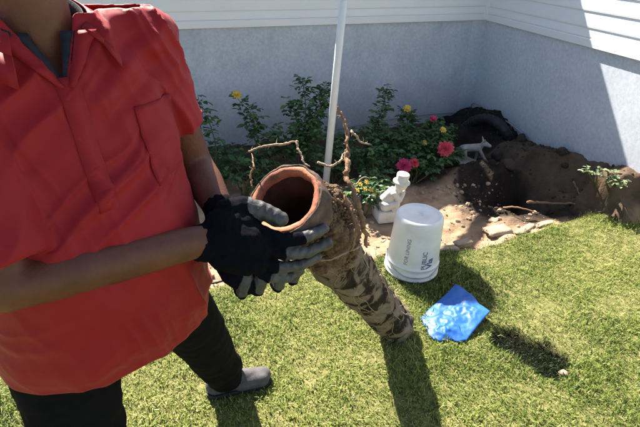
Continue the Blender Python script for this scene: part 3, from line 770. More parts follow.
plant('shrub', 'low dark green shrub at the foot of the wall left of the pipe', B7,
      [D(x, y, d) for x, y, d in ((222, 156, 3.6), (236, 150, 3.7), (250, 158, 3.6), (262, 168, 3.6), (230, 172, 3.5), (246, 172, 3.5), (214, 168, 3.6), (268, 156, 3.8), (240, 164, 3.6))], 0.055, 6, seed=27)
B8 = D(335, 190, 3.8); B8[2] = 0.0
plant('shrub', 'low dark green shrub at the foot of the white pole', B8,
      [D(x, y, d) for x, y, d in ((326, 150, 3.9), (340, 146, 3.9), (352, 160, 3.8), (336, 165, 3.7), (318, 160, 3.8), (346, 138, 4.0), (330, 132, 4.0))], 0.050, 8, seed=28)
for d_ in np.arange(2.8, 4.6, 0.02):                     # spot on the bank where the weed grows
    wp = at_d(602, 186, d_)
    if wp[2] < bed_at(wp[0], wp[1]) + 0.01: break
plant('weed', 'pale green weed growing on the brown bank beside the hole', wp,
      [wp + np.array(q) for q in ((-.10, -.02, .10), (-.03, -.05, .13), (.05, -.06, .10), (.06, -.14, .05), (-.02, -.12, .07), (-.15, .03, .09), (.10, -.10, .06))], 0.028, 7, 'leaf_pale', seed=29, group='weeds', start=0.3)

# ------------------------------------------------------------------ garden statue, figurine, pole
SB = at_z(393, 224, 0.0); SB = np.array((0.50, 2.93, bed_at(0.50, 2.93)))
st = empty('garden_statue', SB); tag(st, 'white garden statue of a crouching child in a hat behind the bucket', 'statue')
def S(x, y, z): return SB + np.array((x, y, z))
pl = union('plinth', [box(S(-0.035, 0, 0.045), [nrm((1, 0.25, 0)), nrm((-0.25, 1, 0)), (0, 0, 1)], (0.105, 0.095, 0.05))], 0.008, 2)
link('plinth', pl, M['statue'], st)
fig = [cone(S(-0.06, 0.01, 0.15), 0.062, S(0.0, 0, 0.24), 0.052), cone(S(0.0, 0, 0.24), 0.05, S(0.035, -0.01, 0.27), 0.035),
       cone(S(-0.06, -0.045, 0.13), 0.045, S(0.03, -0.06, 0.16), 0.03), cone(S(0.03, -0.06, 0.16), 0.028, S(0.02, -0.055, 0.09), 0.025),
       cone(S(-0.06, 0.05, 0.13), 0.045, S(0.03, 0.06, 0.16), 0.03), cone(S(0.03, 0.06, 0.16), 0.028, S(0.02, 0.06, 0.09), 0.025),
       cone(S(0.0, -0.05, 0.25), 0.024, S(0.055, -0.06, 0.20), 0.019), cone(S(0.055, -0.06, 0.20), 0.018, S(0.085, -0.02, 0.245), 0.017),
       cone(S(0.0, 0.05, 0.25), 0.024, S(0.06, 0.06, 0.20), 0.019), cone(S(0.06, 0.06, 0.20), 0.018, S(0.09, 0.02, 0.245), 0.017),
       ellipsoid(S(0.055, -0.01, 0.315), (0.047, 0.046, 0.05)), ellipsoid(S(0.10, -0.015, 0.305), (0.014, 0.01, 0.011)),
       ellipsoid(S(0.05, -0.056, 0.315), (0.012, 0.008, 0.016)), ellipsoid(S(0.05, 0.037, 0.315), (0.012, 0.008, 0.016)),
       ellipsoid(S(0.085, -0.01, 0.285), (0.02, 0.02, 0.012))]
link('figure', union('figure', fig, 0.006, 4), M['statue'], st)
st.scale = (0.82, 0.82, 0.82)
hp = [(0.001, 0.0), (0.062, 0.0), (0.072, 0.004), (0.072, 0.012), (0.052, 0.018), (0.050, 0.030), (0.054, 0.075), (0.050, 0.082), (0.001, 0.083)]
obj('hat', lathe(hp, S(0.058, -0.01, 0.340), (0.12, -0.05, 1), 28), M['statue'], st)

FB = np.array((*wall_pt(0.95, 0.75)[:2], 0)); FB[:2] = at_z(470, 160)[:2]; FB[2] = bed_at(FB[0], FB[1])
fg = empty('figurine', FB); tag(fg, 'small pale grey animal figurine on the dark soil beside the pink flower', 'figurine')
def Q(x, y, z): return FB + np.array((x, y, z))
an = [cone(Q(-0.07, 0.01, 0.125), 0.034, Q(0.055, 0, 0.14), 0.036), cone(Q(0.055, 0, 0.145), 0.026, Q(0.095, -0.02, 0.185), 0.02),
      cone(Q(0.09, -0.02, 0.185), 0.026, Q(0.135, -0.045, 0.172), 0.015), cone(Q(0.085, 0.0, 0.205), 0.010, Q(0.075, 0.02, 0.235), 0.005), cone(Q(0.085, -0.035, 0.205), 0.010, Q(0.08, -0.055, 0.232), 0.005),
      cone(Q(0.06, -0.022, 0.125), 0.018, Q(0.105, -0.045, 0.06), 0.012), cone(Q(0.105, -0.045, 0.06), 0.012, Q(0.15, -0.06, 0.0), 0.010),
      cone(Q(0.055, 0.022, 0.125), 0.018, Q(0.06, 0.03, 0.06), 0.012), cone(Q(0.06, 0.03, 0.06), 0.012, Q(0.055, 0.03, 0.0), 0.010),
      cone(Q(-0.075, -0.02, 0.12), 0.024, Q(-0.055, -0.035, 0.07), 0.014), cone(Q(-0.055, -0.035, 0.07), 0.013, Q(-0.085, -0.04, 0.0), 0.010),
      cone(Q(-0.075, 0.03, 0.12), 0.024, Q(-0.06, 0.04, 0.07), 0.014), cone(Q(-0.06, 0.04, 0.07), 0.013, Q(-0.095, 0.04, 0.0), 0.010),
      cone(Q(-0.10, 0.01, 0.14), 0.010, Q(-0.125, 0.01, 0.10), 0.006)]
link('figure', union('figure', an, 0.005, 3), M['figurine'], fg)
obj('base', rock(Q(-0.05, 0.0, 0.0), 0.125, 5, 0.2, 12, 0.2), M['figurine'], fg)

pb = np.array((0.03, 3.30, -0.1)); ptp = pb + nrm(at_d(345, -25, 3.05) - np.array((0.03, 3.30, 0.0))) * 1.66
pole = empty('garden_pole', (pb[0], pb[1], 0)); tag(pole, 'slim white pole leaning up behind the clay pipe mouth', 'pole')
obj('shaft', tube([pb, pb * 0.5 + ptp * 0.5, ptp], 0.0265, 20), M['pole'], pole)
obj('cap', lathe([(0.001, 0.012), (0.02, 0.012), (0.0285, 0.004), (0.0285, -0.03), (0.027, -0.03)], ptp, ptp - pb, 20), M['pole'], pole)

# ------------------------------------------------------------------ bucket
BB = np.array((0.545, 2.30, 0.0)); BB[2] = 0.004
bk = empty('bucket', BB); tag(bk, 'white plastic bucket upside down on the lawn edge with print on its side', 'bucket')
ax = nrm((0.03, -0.01, 1))
H = 0.365
def brad(h): return 0.152 - 0.020 * h / H
prof = [(0.150, 0.004), (0.157, 0.0), (0.1575, 0.012), (brad(.014) + .001, 0.014), (brad(.03), 0.03), (0.1555, 0.034), (0.1555, 0.040), (brad(.044), 0.044), (brad(.07), 0.07), (0.1545, 0.074), (0.1545, 0.079), (brad(.083), 0.083)]
prof += [(brad(h), h) for h in np.linspace(0.1, H - 0.03, 8)]
prof += [(brad(H) - 0.001, H - 0.014), (brad(H) - 0.006, H - 0.005), (brad(H) - 0.014, H), (brad(H) - 0.020, H - 0.001), (brad(H) - 0.024, H - 0.006), (brad(H) - 0.05, H - 0.007), (0.001, H - 0.005)]
prof += [(0.001, H - 0.012), (brad(H) - 0.01, H - 0.012), (0.147, 0.004), (0.150, 0.004)]
obj('shell', lathe(prof, BB, ax, 64), M['bucket'], bk)
s_, t_ = frame(ax)
def on_bucket(ang, h, lift): # ang measured in the ground plane
    d = np.array((math.cos(ang), math.sin(ang), 0)); d = nrm(d - ax * (d @ ax))
    return BB + ax * h + d * (brad(h) + lift)
def print_on(name, text, ang, h0, size, mat, bold=False):
    cu = bpy.data.curves.new('t', 'FONT'); cu.body = text; cu.size = size; cu.align_x = 'LEFT'
    if bold: cu.offset = size * 0.03
    to = bpy.data.objects.new('t', cu); COL.objects.link(to)
    me = evaluate(to)
    bm = bmesh.new(); bm.from_mesh(me)
    bmesh.ops.triangulate(bm, faces=bm.faces); bmesh.ops.subdivide_edges(bm, edges=[e for e in bm.edges if e.calc_length() > 0.012], cuts=2)
    bm.to_mesh(me); bm.free()
    co, _ = coords(me)
    out = [on_bucket(ang + (-y) / brad(h0 + x), h0 + x, 0.0012) for x, y, _ in co]
    set_coords(me, np.array(out))
    me.materials.clear()
    return link(name, me, mat, bk)
print_on('printed_text', 'FOR LINING', math.radians(-113), 0.105, 0.030, M['ink'])
print_on('printed_text', 'PUBLIC', math.radians(-72), 0.085, 0.036, M['ink'], True)
print_on('printed_text', 'Via', math.radians(-56), 0.088, 0.052, M['ink2'], True)
# wire bail handle folded down round the rim
hb = [on_bucket(math.radians(a), 0.105 - 0.075 * math.sin(math.radians((a + 190) / 200 * 180)) , 0.006) for a in np.linspace(-190, 10, 24)]
obj('bail_handle', tube(hb, 0.0022, 6), M['metal'], bk)

# ------------------------------------------------------------------ blue plastic bag on the grass
gz_ = lambda x, y, z=0.02: at_z(x, y, z)
Lc, Tc, Rc, Bc = gz_(419, 319, .015), gz_(456, 284, .05), gz_(490, 311, .065), gz_(466, 341, .015)
n = 46
a_, b_ = np.meshgrid(np.linspace(0, 1, n), np.linspace(0, 1, n))
def sheet(c00, c10, c11, c01, puff, seed, amp, z0):
    P_ = (np.multiply.outer((1 - a_) * (1 - b_), c00) + np.multiply.outer(a_ * (1 - b_), c10) + np.multiply.outer(a_ * b_, c11) + np.multiply.outer((1 - a_) * b_, c01))
    q = P_.reshape(-1, 3).copy()
    k = 16 * (a_ * (1 - a_) * b_ * (1 - b_)).ravel()
    edge = 0.007 * fbm(np.stack([a_.ravel() * 4, b_.ravel() * 4, 0 * a_.ravel() + seed], -1), 2)
    q[:, 0] += edge * (1 - k); q[:, 1] += np.roll(edge, n) * (1 - k)
    w1 = fbm(np.stack([q[:, 0] * 8, q[:, 1] * 8, 0 * q[:, 0] + seed * 3], -1), 4)
    ridge = 1 - np.abs(w1)
    q[:, 2] += puff * np.sqrt(k) + amp * (ridge ** 2 - 0.4) * (0.35 + k) + z0
    q[:, 2] = np.maximum(q[:, 2], 0.012 + z0)
    return q.reshape(n, n, 3)
bag = empty('plastic_bag', (Lc + Rc) / 2 * (1, 1, 0)); tag(bag, 'crumpled bright blue plastic bag lying on the grass by the bucket', 'bag')
def add_sheet(name, P_):
    me = grid_mesh(name, P_[..., 0], P_[..., 1], P_[..., 2])
    o = bpy.data.objects.new(name, me); COL.objects.link(o)
    s = o.modifiers.new('s', 'SOLIDIFY'); s.thickness = 0.0025
    me = evaluate(o); me.materials.clear()
    return link(name, me, M['blue'], bag)
Fc_ = gz_(432, 341, .012)
add_sheet('bag_body', sheet(Lc, Bc, Rc, Tc, 0.012, 1.0, 0.016, 0.0))
add_sheet('loose_lip', sheet(Lc * 0.97 + Tc * 0.03, Fc_, Bc + (0.0, -0.005, 0.0), Lc * 0.52 + Rc * 0.48, 0.014, 9.0, 0.017, 0.006))

# ------------------------------------------------------------------ clay pipe with roots
PM = at_d(285, 199, 1.18)                # mouth centre
PB = np.array((0.392, 1.757, 0.035))     # foot on the grass
pa = nrm(PM - PB); PL = np.linalg.norm(PM - PB)
cp = empty('clay_pipe', (PB[0], PB[1], 0)); tag(cp, 'old terracotta drain pipe matted with roots and soil, stood on the lawn', 'drain pipe')
ps, pt = frame(pa)
if pt @ np.array((0, 0, 1.0)) < 0: ps, pt = -ps, -pt
def PP(h, ang, r): return PB + pa * h + r * (ps * math.cos(ang) + pt * math.sin(ang))   # h from the foot; ang 90 deg = up side
def pipe_shell(name, prof, mat, sides=96, amp=0.0, fr=20.0, seed=0.0):
    V, Fc = rings_geo([[PP(h, a, r) for a in np.linspace(0, 2 * math.pi, sides, endpoint=False)] for h, r in prof], False)
    V = np.array(V)
    if amp:
        c = PB + np.outer((V - PB) @ pa, pa); d = V - c; d /= np.linalg.norm(d, axis=1)[:, None]
        V = V + d * (amp * fbm(V * fr + seed, 4))[:, None]
    return link(name, fix_normals(make_mesh(name, V, Fc)), mat, cp)
h0 = PL
pipe_shell('barrel', [(0.002, 0.060), (0.0, 0.080)] + [(h, 0.0835 + 0.004 * math.sin(h * 9)) for h in np.linspace(0.012, h0 - 0.095, 90)] + [(h0 - 0.09, 0.082)], M['barrel'], 96, 0.009, 17)
pipe_shell('bell', [(h0 - 0.100, 0.078), (h0 - 0.092, 0.090), (h0 - 0.082, 0.1015), (h0 - 0.062, 0.1045), (h0 - 0.040, 0.1045), (h0 - 0.022, 0.1035), (h0 - 0.008, 0.1020), (h0 - 0.001, 0.0995), (h0 + 0.0025, 0.0965), (h0 + 0.003, 0.0935), (h0 - 0.001, 0.0905)], M['grimy'], 128, 0.0042, 38, 3)
rim = pipe_shell('rim', [(h0 - 0.006, 0.0955), (h0 + 0.0015, 0.0935), (h0 + 0.003, 0.089), (h0 + 0.0025, 0.083), (h0 - 0.001, 0.0775), (h0 - 0.010, 0.0755), (h0 - 0.020, 0.0750)], M['terracotta'], 128, 0.0024, 45, 6)
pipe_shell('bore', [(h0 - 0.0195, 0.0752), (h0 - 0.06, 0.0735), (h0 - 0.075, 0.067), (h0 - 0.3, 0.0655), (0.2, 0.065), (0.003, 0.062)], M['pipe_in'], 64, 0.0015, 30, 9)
# soil packed against the far side of the bell
dirs = []
sg = []
r2 = np.random.default_rng(5)
toward = np.array((1.0, 0.25, 0.15)); toward = nrm(toward - pa * (toward @ pa))
ang0 = math.atan2(toward @ pt, toward @ ps)
for k in range(60):
    h = h0 - r2.uniform(0.115, 0.28); a = ang0 + r2.normal(0, 0.62)
    sg.append(ellipsoid(PP(h, a, 0.088 + 0.016 * r2.random()), (r2.uniform(.016, .036),) * 3, n=8))
ms = union('soil_clump', sg, 0.0035, 1)
co, no = coords(ms)
set_coords(ms, co + no * (0.007 * fbm(co * 60, 4) + 0.003 * fbm(co * 190, 2))[:, None])
clump = link('soil_clump', ms, M['pipe_soil'], cp)
gr = []
for k in range(1700):
    h = h0 - r2.uniform(0.05, 0.33); a = ang0 + r2.normal(0, 0.75)
    gr.append(rock(PP(h, a, 0.094 + 0.034 * math.exp(-((h - h0 + 0.16) / 0.1) ** 2) * math.exp(-((a - ang0) / .7) ** 2) + 0.004 * r2.random()), r2.uniform(.0015, .006), k % 9, 0.8, 4))
tag(obj('soil_crumbs', join(gr), M['pipe_soil'], cp, False), kind='stuff')
# fine matted roots over the barrel
fr_ = []
for k in range(70):
    h = r2.uniform(0.03, h0 - 0.14); a = r2.uniform(0, 6.283); pts = []
    dh, da = r2.normal(0, .035), r2.normal(0, .35)
    for i in range(6):
        pts.append(PP(np.clip(h, 0.01, h0 - 0.1), a, 0.0875 + 0.006 * r2.random())); h += dh + r2.normal(0, .012); a += da * 0.4 + r2.normal(0, .12)
    fr_.append(tube(pts, [0.0013 * r2.uniform(.4, 1.2)] * 6, 4, False))
for k in range(110):                                     # wiry hairs standing off the silhouette
    h = r2.uniform(0.05, h0 - 0.12); a = r2.uniform(0, 6.283)
    q = PP(h, a, 0.086); d = nrm(PP(h, a, 1) - PP(h, a, 0)) + r2.normal(0, .7, 3)
    l_ = r2.uniform(.01, .035)
    fr_.append(tube([q, q + d * l_ * .5, q + d * l_ * .9 + r2.normal(0, .006, 3)], [0.0012, 0.0009, 0.0005], 3, False))
tag(obj('fine_roots', join(fr_), M['root_pale'], cp), kind='stuff')
def root(pts, r0, r1, mat, name='root', jit=0.004):
    c = curve(pts, 10)
    c = [q + jit * np.array((noise([q * 55])[0], noise([q * 55 + 9])[0], noise([q * 55 + 5])[0])) + 0.4 * jit * r2.normal(0, 0.5, 3) for q in c]
    n_ = len(c)
    rr = [(r0 + (r1 - r0) * i / (n_ - 1)) * (0.85 + 0.45 * r2.random()) * min(1.0, 0.35 + 4.0 * (n_ - 1 - i) / n_) for i in range(n_)]
    gs = [tube(c, rr, 7)]
    for i in range(2, n_ - 1, 4):                        # side rootlets
        if r2.random() < 0.7:
            d = nrm(r2.normal(0, 1, 3)); l_ = r2.uniform(0.006, 0.022)
            gs.append(tube([c[i], c[i] + d * l_ * 0.6, c[i] + d * l_ + r2.normal(0, .004, 3)], [rr[i] * 0.45, rr[i] * 0.3, 0.0004], 4, False))
    return obj(name, join(gs), mat, cp)
# tall root rising behind the mouth and running down the barrel
root([D(337, 108, 1.33), D(343, 122, 1.33), D(348, 140, 1.31), D(346, 158, 1.29), D(347, 172, 1.26), D(352, 188, 1.24), D(358, 205, 1.24), D(364, 228, 1.26), D(368, 248, 1.31)], 0.003, 0.0085, M['root'], jit=0.006)
root([D(341, 112, 1.34), D(346, 135, 1.32), D(349, 160, 1.29), D(345, 180, 1.25)], 0.002, 0.005, M['root'])
root([D(350, 131, 1.32), D(358, 137, 1.32), D(364, 143, 1.33), D(372, 145, 1.34)], 0.0035, 0.0015, M['root_pale'])
root([D(249, 152, 1.30), D(262, 147, 1.29), D(280, 144, 1.28), D(298, 142, 1.27)], 0.0022, 0.0036, M['root_pale'], jit=0.003)
root([D(298, 142, 1.27), D(299, 152, 1.26), D(303, 160, 1.25), D(310, 166, 1.235)], 0.0032, 0.0022, M['root_pale'])
root([D(251, 188, 1.21), D(251, 174, 1.22), D(254, 164, 1.23), D(252, 153, 1.29)], 0.0025, 0.0016, M['root'])
root([D(318, 163, 1.27), D(330, 166, 1.27), D(340, 161, 1.28), D(345, 152, 1.30)], 0.0030, 0.0026, M['root_pale'])
root([D(352, 186, 1.24), D(360, 180, 1.26), D(366, 176, 1.28)], 0.002, 0.0012, M['root_pale'])
root([D(345, 196, 1.22), D(352, 214, 1.21), D(356, 236, 1.21), D(350, 252, 1.22)], 0.004, 0.003, M['root'])
root([D(318, 262, 1.24), D(335, 258, 1.23), D(352, 250, 1.23), D(362, 246, 1.25)], 0.0028, 0.002, M['root_pale'])

# ------------------------------------------------------------------ the man holding the pipe
PO = np.array((-0.54, 0.93, 0.0))
pf = np.array((math.cos(math.radians(-45)), math.sin(math.radians(-45)), 0))
plf = np.array((-pf[1], pf[0], 0))
def L(a, b, z): return PO + pf * a + plf * b + np.array((0, 0, z))
def to_local(co):
    q = co - PO
    return q @ pf, q @ plf, q[:, 2]
# joints
LSH, RSH = L(0.02, 0.195, 1.46), L(0.03, -0.205, 1.45)
LEL = at_z(194, 163, 1.15)
LWR = at_d(222, 214, 1.15)
REL = at_z(8, 287, 1.105)
RWR = at_d(213, 238, 1.06)
LHIP, RHIP = L(-0.02, 0.115, 0.92), L(0.0, -0.115, 0.92)
LFT = np.array((-0.375, 1.375, 0.0)); RFT = L(0.10, -0.17, 0.0)
LKN = LHIP * 0.5 + LFT * 0.5 + np.array((0.02, 0.0, 0.03)); RKN = L(0.09, -0.155, 0.49)
LAN, RAN = LFT + (0, 0, 0.09), RFT + (0, 0, 0.09)
hc = L(0.045, 0, 1.735)
body = [cone(L(0, 0, 0.95), 0.13, L(0, 0, 1.1), 0.13), cone(L(0, 0.06, 1.1), 0.10, L(0, 0.09, 1.33), 0.085), cone(L(0, -0.06, 1.1), 0.10, L(0, -0.09, 1.33), 0.085),
        cone(L(0.0, -0.12, 1.42), 0.055, L(0, 0.12, 1.42), 0.055), cone(L(0.02, -0.05, 1.38), 0.075, L(0.02, 0.05, 1.38), 0.075),
        cone(L(0.0, 0, 1.44), 0.068, L(0.022, 0, 1.60), 0.06),
        cone(LSH, 0.055, LEL, 0.047), cone(LEL, 0.046, LEL * 0.6 + LWR * 0.4, 0.047), cone(LEL * 0.6 + LWR * 0.4, 0.047, LWR, 0.034),
        cone(RSH, 0.058, REL, 0.046), cone(REL, 0.045, REL * 0.68 + RWR * 0.32, 0.048), cone(REL * 0.68 + RWR * 0.32, 0.048, RWR, 0.034),
        cone(LWR, 0.032, LWR + nrm(LWR - LEL) * 0.06, 0.03), cone(RWR, 0.032, RWR + nrm(RWR - REL) * 0.06, 0.03),
        cone(LHIP, 0.10, LKN, 0.06), cone(LKN, 0.058, LAN, 0.04), cone(RHIP, 0.10, RKN, 0.06), cone(RKN, 0.058, RAN, 0.04),
        cone(LAN, 0.04, LFT + (0.10, 0.04, 0.035), 0.03), cone(RAN, 0.04, RFT + pf * 0.12 + (0, 0, 0.035), 0.03),
        # head: skull, face, jaw, brow, nose, lips, ears
        ellipsoid(hc + (0, 0, 0.03), (0.098, 0.080, 0.108), (pf, plf, (0, 0, 1))), ellipsoid(hc + pf * 0.028 + (0, 0, -0.045), (0.066, 0.060, 0.078), (pf, plf, (0, 0, 1))),
        ellipsoid(hc + pf * 0.075 + (0, 0, -0.10), (0.022, 0.030, 0.020), (pf, plf, (0, 0, 1))),
        cone(hc + pf * 0.088 + plf * 0.035 + (0, 0, 0.020), 0.010, hc + pf * 0.088 - plf * 0.035 + (0, 0, 0.020), 0.010),
        cone(hc + pf * 0.094 + (0, 0, 0.005), 0.009, hc + pf * 0.112 + (0, 0, -0.035), 0.013), ellipsoid(hc + pf * 0.098 + (0, 0, -0.040), (0.014, 0.02, 0.010), (pf, plf, (0, 0, 1))),
        ellipsoid(hc + pf * 0.092 + (0, 0, -0.068), (0.009, 0.024, 0.006), (pf, plf, (0, 0, 1))), ellipsoid(hc + pf * 0.090 + (0, 0, -0.078), (0.009, 0.021, 0.006), (pf, plf, (0, 0, 1))),
        ellipsoid(hc + plf * 0.082 + (0, 0, -0.01), (0.018, 0.009, 0.032), (pf, plf, (0, 0, 1))), ellipsoid(hc - plf * 0.082 + (0, 0, -0.01), (0.018, 0.009, 0.032), (pf, plf, (0, 0, 1)))]
bme = union('person', body, 0.0065, 5)
person = link('person', bme, M['skin']); rebase(person, (PO[0], PO[1], 0))
tag(person, 'person in a red shirt and black trousers steadying the clay pipe with gloved hands', 'person')
for s in (1, -1):
    obj('eye', ellipsoid(hc + pf * 0.080 + plf * 0.032 * s + (0, 0, 0.0), (0.012, 0.013, 0.010), (pf, plf, (0, 0, 1)), 8), M['bucket'], person)
hme = union('hair', [ellipsoid(hc + pf * -0.012 + (0, 0, 0.045), (0.098, 0.085, 0.102), (pf, plf, (0, 0, 1)))], 0.006, 2)
co, no = coords(hme); set_coords(hme, co + no * (0.003 * fbm(co * 120, 3))[:, None])
link('hair', hme, M['hair'], person)

# trousers
tr = [cone(L(-0.01, -0.06, 0.90), 0.145, L(-0.01, 0.06, 0.90), 0.145), cone(LHIP, 0.125, LKN, 0.092), cone(LKN, 0.092, LAN + (0, 0, 0.02), 0.076),
      cone(RHIP, 0.130, RKN, 0.098), cone(RKN, 0.098, RAN + (0, 0, 0.02), 0.080)]
tme = union('trousers', tr, 0.009, 8)
co, no = coords(tme)
fold = 0.010 * np.abs(fbm(co * np.array((8, 8, 14)) + 3, 3)) + 0.005 * np.sin(co[:, 2] * 48 + 3.0 * noise(co * 7)) * (1 - sstep(0.1, 0.5, co[:, 2]))
set_coords(tme, co + no * fold[:, None])
link('trousers', tme, M['trouser'], person)

# shirt: torso loft and loose sleeves welded together, then cut at hem, cuffs and neck
HEM = 0.80
prof = [(HEM - 0.03, 0.015, 0.195, 0.175, 0.254), (0.86, 0.018, 0.212, 0.172, 0.252), (0.95, 0.02, 0.220, 0.155, 0.244), (1.05, 0.02, 0.220, 0.145, 0.234), (1.15, 0.015, 0.198, 0.140, 0.230),
        (1.25, 0.01, 0.168, 0.138, 0.234), (1.34, 0.005, 0.146, 0.138, 0.228), (1.42, 0.0, 0.124, 0.130, 0.210), (1.48, 0.0, 0.100, 0.110, 0.165), (1.52, 0.0, 0.078, 0.090, 0.112), (1.555, 0.004, 0.068, 0.078, 0.080)]
rings = []
for z, ca, fd, bd, hw in prof:
    rg = []
    for t in np.linspace(0, 2 * math.pi, 48, endpoint=False):
        c_, s_2 = math.cos(t), math.sin(t)
        e = 2 / 2.4
        cc = math.copysign(abs(c_) ** e, c_); ss = math.copysign(abs(s_2) ** e, s_2)
        rg.append(L(ca + (fd if c_ > 0 else bd) * cc, hw * ss, z))
    rings.append(rg)
LSE = LSH * 0.36 + LEL * 0.64; RSE = RSH * 0.13 + REL * 0.87
sh = [rings_geo(rings), cone(L(0.0, 0.12, 1.47), 0.07, LSH, 0.082), cone(LSH, 0.070, LSH * 0.5 + LSE * 0.5, 0.068), tube([LSH, LSE], [0.078, 0.074], 28), cone(L(0.0, -0.12, 1.47), 0.07, RSH, 0.084), cone(RSH, 0.080, RSH * 0.5 + RSE * 0.5, 0.085), tube([RSH, RSE], [0.086, 0.100], 28)]
sme = union('shirt', sh, 0.0055, 12)
co, no = coords(sme)
a, b2, z = to_local(co)
w = fbm(co * 3.0 + 2, 3)
low = 1 - sstep(0.95, 1.12, z)
def folds(al, ac, fa, fc, seed, warp=0.35):             # long ridges running along 'al', spaced across 'ac'
    q = np.stack([al * fa + seed, (ac + warp * 0.12 * w) * fc, 0 * al + seed * 1.7], -1)
    r_ = 1 - np.abs(noise(q))
    q2 = np.stack([al * fa * 1.7 + seed + 4, (ac + warp * 0.12 * w) * fc * 2.1, 0 * al + seed * 2.9], -1)
    return (r_ ** 3 - 0.4) + 0.4 * ((1 - np.abs(noise(q2))) ** 3 - 0.4)
c1_, s1_ = math.cos(math.radians(22)), math.sin(math.radians(22))
g1 = folds(z * c1_ - b2 * s1_, b2 * c1_ + z * s1_, 2.6, 15, 1.3)        # hanging folds, leaning a little
c2_, s2_ = math.cos(math.radians(58)), math.sin(math.radians(58))
g2 = folds(z * c2_ + b2 * s2_, b2 * c2_ - z * s2_, 2.8, 13, 5.1)        # drag lines across the chest
g3 = folds(b2, z, 2.2, 17, 9.4)                                         # horizontal gathers at the belly
m1 = sstep(-0.4, 0.5, noise(co * 2.6 + 8)); m2 = sstep(-0.3, 0.5, noise(co * 2.3 + 31)) * sstep(1.08, 1.25, z)
m3 = 1.2 * np.exp(-((z - 0.93) / 0.13) ** 2) * sstep(-0.3, 0.5, noise(co * 3 + 77))
disp = 0.026 * g1 * (0.3 + 0.7 * m1) + 0.024 * g2 * m2 + 0.017 * g3 * m3 + 0.006 * w
# sleeve rings of cloth
dl = np.linalg.norm(co - LSE, axis=1); dr_ = np.linalg.norm(co - RSE, axis=1)
# long fold from the armpit where the near sleeve meets the body
ap = L(0.12, -0.20, 1.30); apd = nrm(L(0.20, -0.04, 0.98) - ap)
tpar = (co - ap) @ apd; rp = np.linalg.norm(co - ap - np.outer(np.clip(tpar, 0, 0.34), apd), axis=1)
disp = disp - 0.014 * np.exp(-(rp / 0.018) ** 2) + 0.010 * np.exp(-((rp - 0.035) / 0.018) ** 2)
# creases fanning over the left chest pocket
pc = L(0.12, 0.13, 1.40)
disp = disp + 0.006 * np.exp(-(np.linalg.norm(co - pc, axis=1) / 0.12) ** 2) * np.sin((b2 * 0.5 - z * 0.86) * 95 + 2 * w)
# gather above the hem
disp = disp * (0.45 + 0.55 * sstep(0.80, 0.88, z)) + 0.003 * np.exp(-((z - HEM) / 0.03) ** 2) * (0.3 + 0.7 * np.sin(np.arctan2(a, b2) * 7 + w * 2))
disp = disp + 0.0014 * fbm(co * 28, 3)
co = co + no * disp[:, None]
set_coords(sme, co)
bm = bmesh.new(); bm.from_mesh(sme)
la = nrm(LSE - LSH); ra = nrm(RSE - RSH)
VZ = 1.425
kill = []
for v in bm.verts:
    q = np.array(v.co); rel = q - PO
    aa, bb, zz = rel @ pf, rel @ plf, q[2]
    if zz < HEM + 0.005 * math.sin(3 * math.atan2(aa, bb)): kill.append(v); continue
    if zz > 1.535: kill.append(v); continue
    if aa > 0.0 and zz > VZ and abs(bb + 0.006) < (zz - VZ) * 0.52: kill.append(v); continue
bmesh.ops.delete(bm, geom=kill, context='VERTS')
for _ in range(3):
    bv = [v for v in bm.verts if v.is_boundary]
    new = {}
    for v in bv:
        nb = [e.other_vert(v) for e in v.link_edges if e.is_boundary]
        if len(nb) == 2: new[v] = v.co * 0.4 + (nb[0].co + nb[1].co) * 0.3
    for v, c in new.items(): v.co = c
bm.to_mesh(sme); bm.free()
so = bpy.data.objects.new('shirt', sme); COL.objects.link(so)
s = so.modifiers.new('s', 'SOLIDIFY'); s.thickness = 0.003; s.offset = -1
sme = evaluate(so); sme.materials.clear(); sme.polygons.foreach_set('use_smooth', [True] * len(sme.polygons))
shirt = link('shirt', sme, M['shirt'], person)
from mathutils.bvhtree import BVHTree
_bm = bmesh.new(); _bm.from_mesh(sme)
base_p = np.array(person.location)
bvh = BVHTree.FromBMesh(_bm)
def on_shirt(b, z, lift=0.003):                          # front surface of the shirt at local b, z
    o_ = L(0.6, b, z) - base_p
    hit = bvh.ray_cast(Vector(o_), Vector(-pf))
    if hit[0] is None: return L(0.12, b, z)
    return np.array(hit[0]) + base_p + pf * lift
def ribbon(name, pathA, pathB, mat, parent, th=0.0025):
    V = []; Fc = []
    nA = len(pathA)
    V = list(pathA) + list(pathB)
    for i in range(nA - 1): Fc.append((i, i + 1, nA + i + 1, nA + i))
    o = bpy.data.objects.new(name, make_mesh(name, V, Fc)); COL.objects.link(o)
    sm = o.modifiers.new('s', 'SOLIDIFY'); sm.thickness = th; sm.offset = 0
    me = evaluate(o); me.materials.clear()
    return link(name, me, mat, parent)
# placket edge below the neck opening
zz = np.linspace(VZ + 0.01, 1.20, 24)
ribbon('placket', [on_shirt(-0.022, q, 0.0015) for q in zz], [on_shirt(0.016, q, 0.0015) for q in zz], M['shirt'], shirt, 0.002)
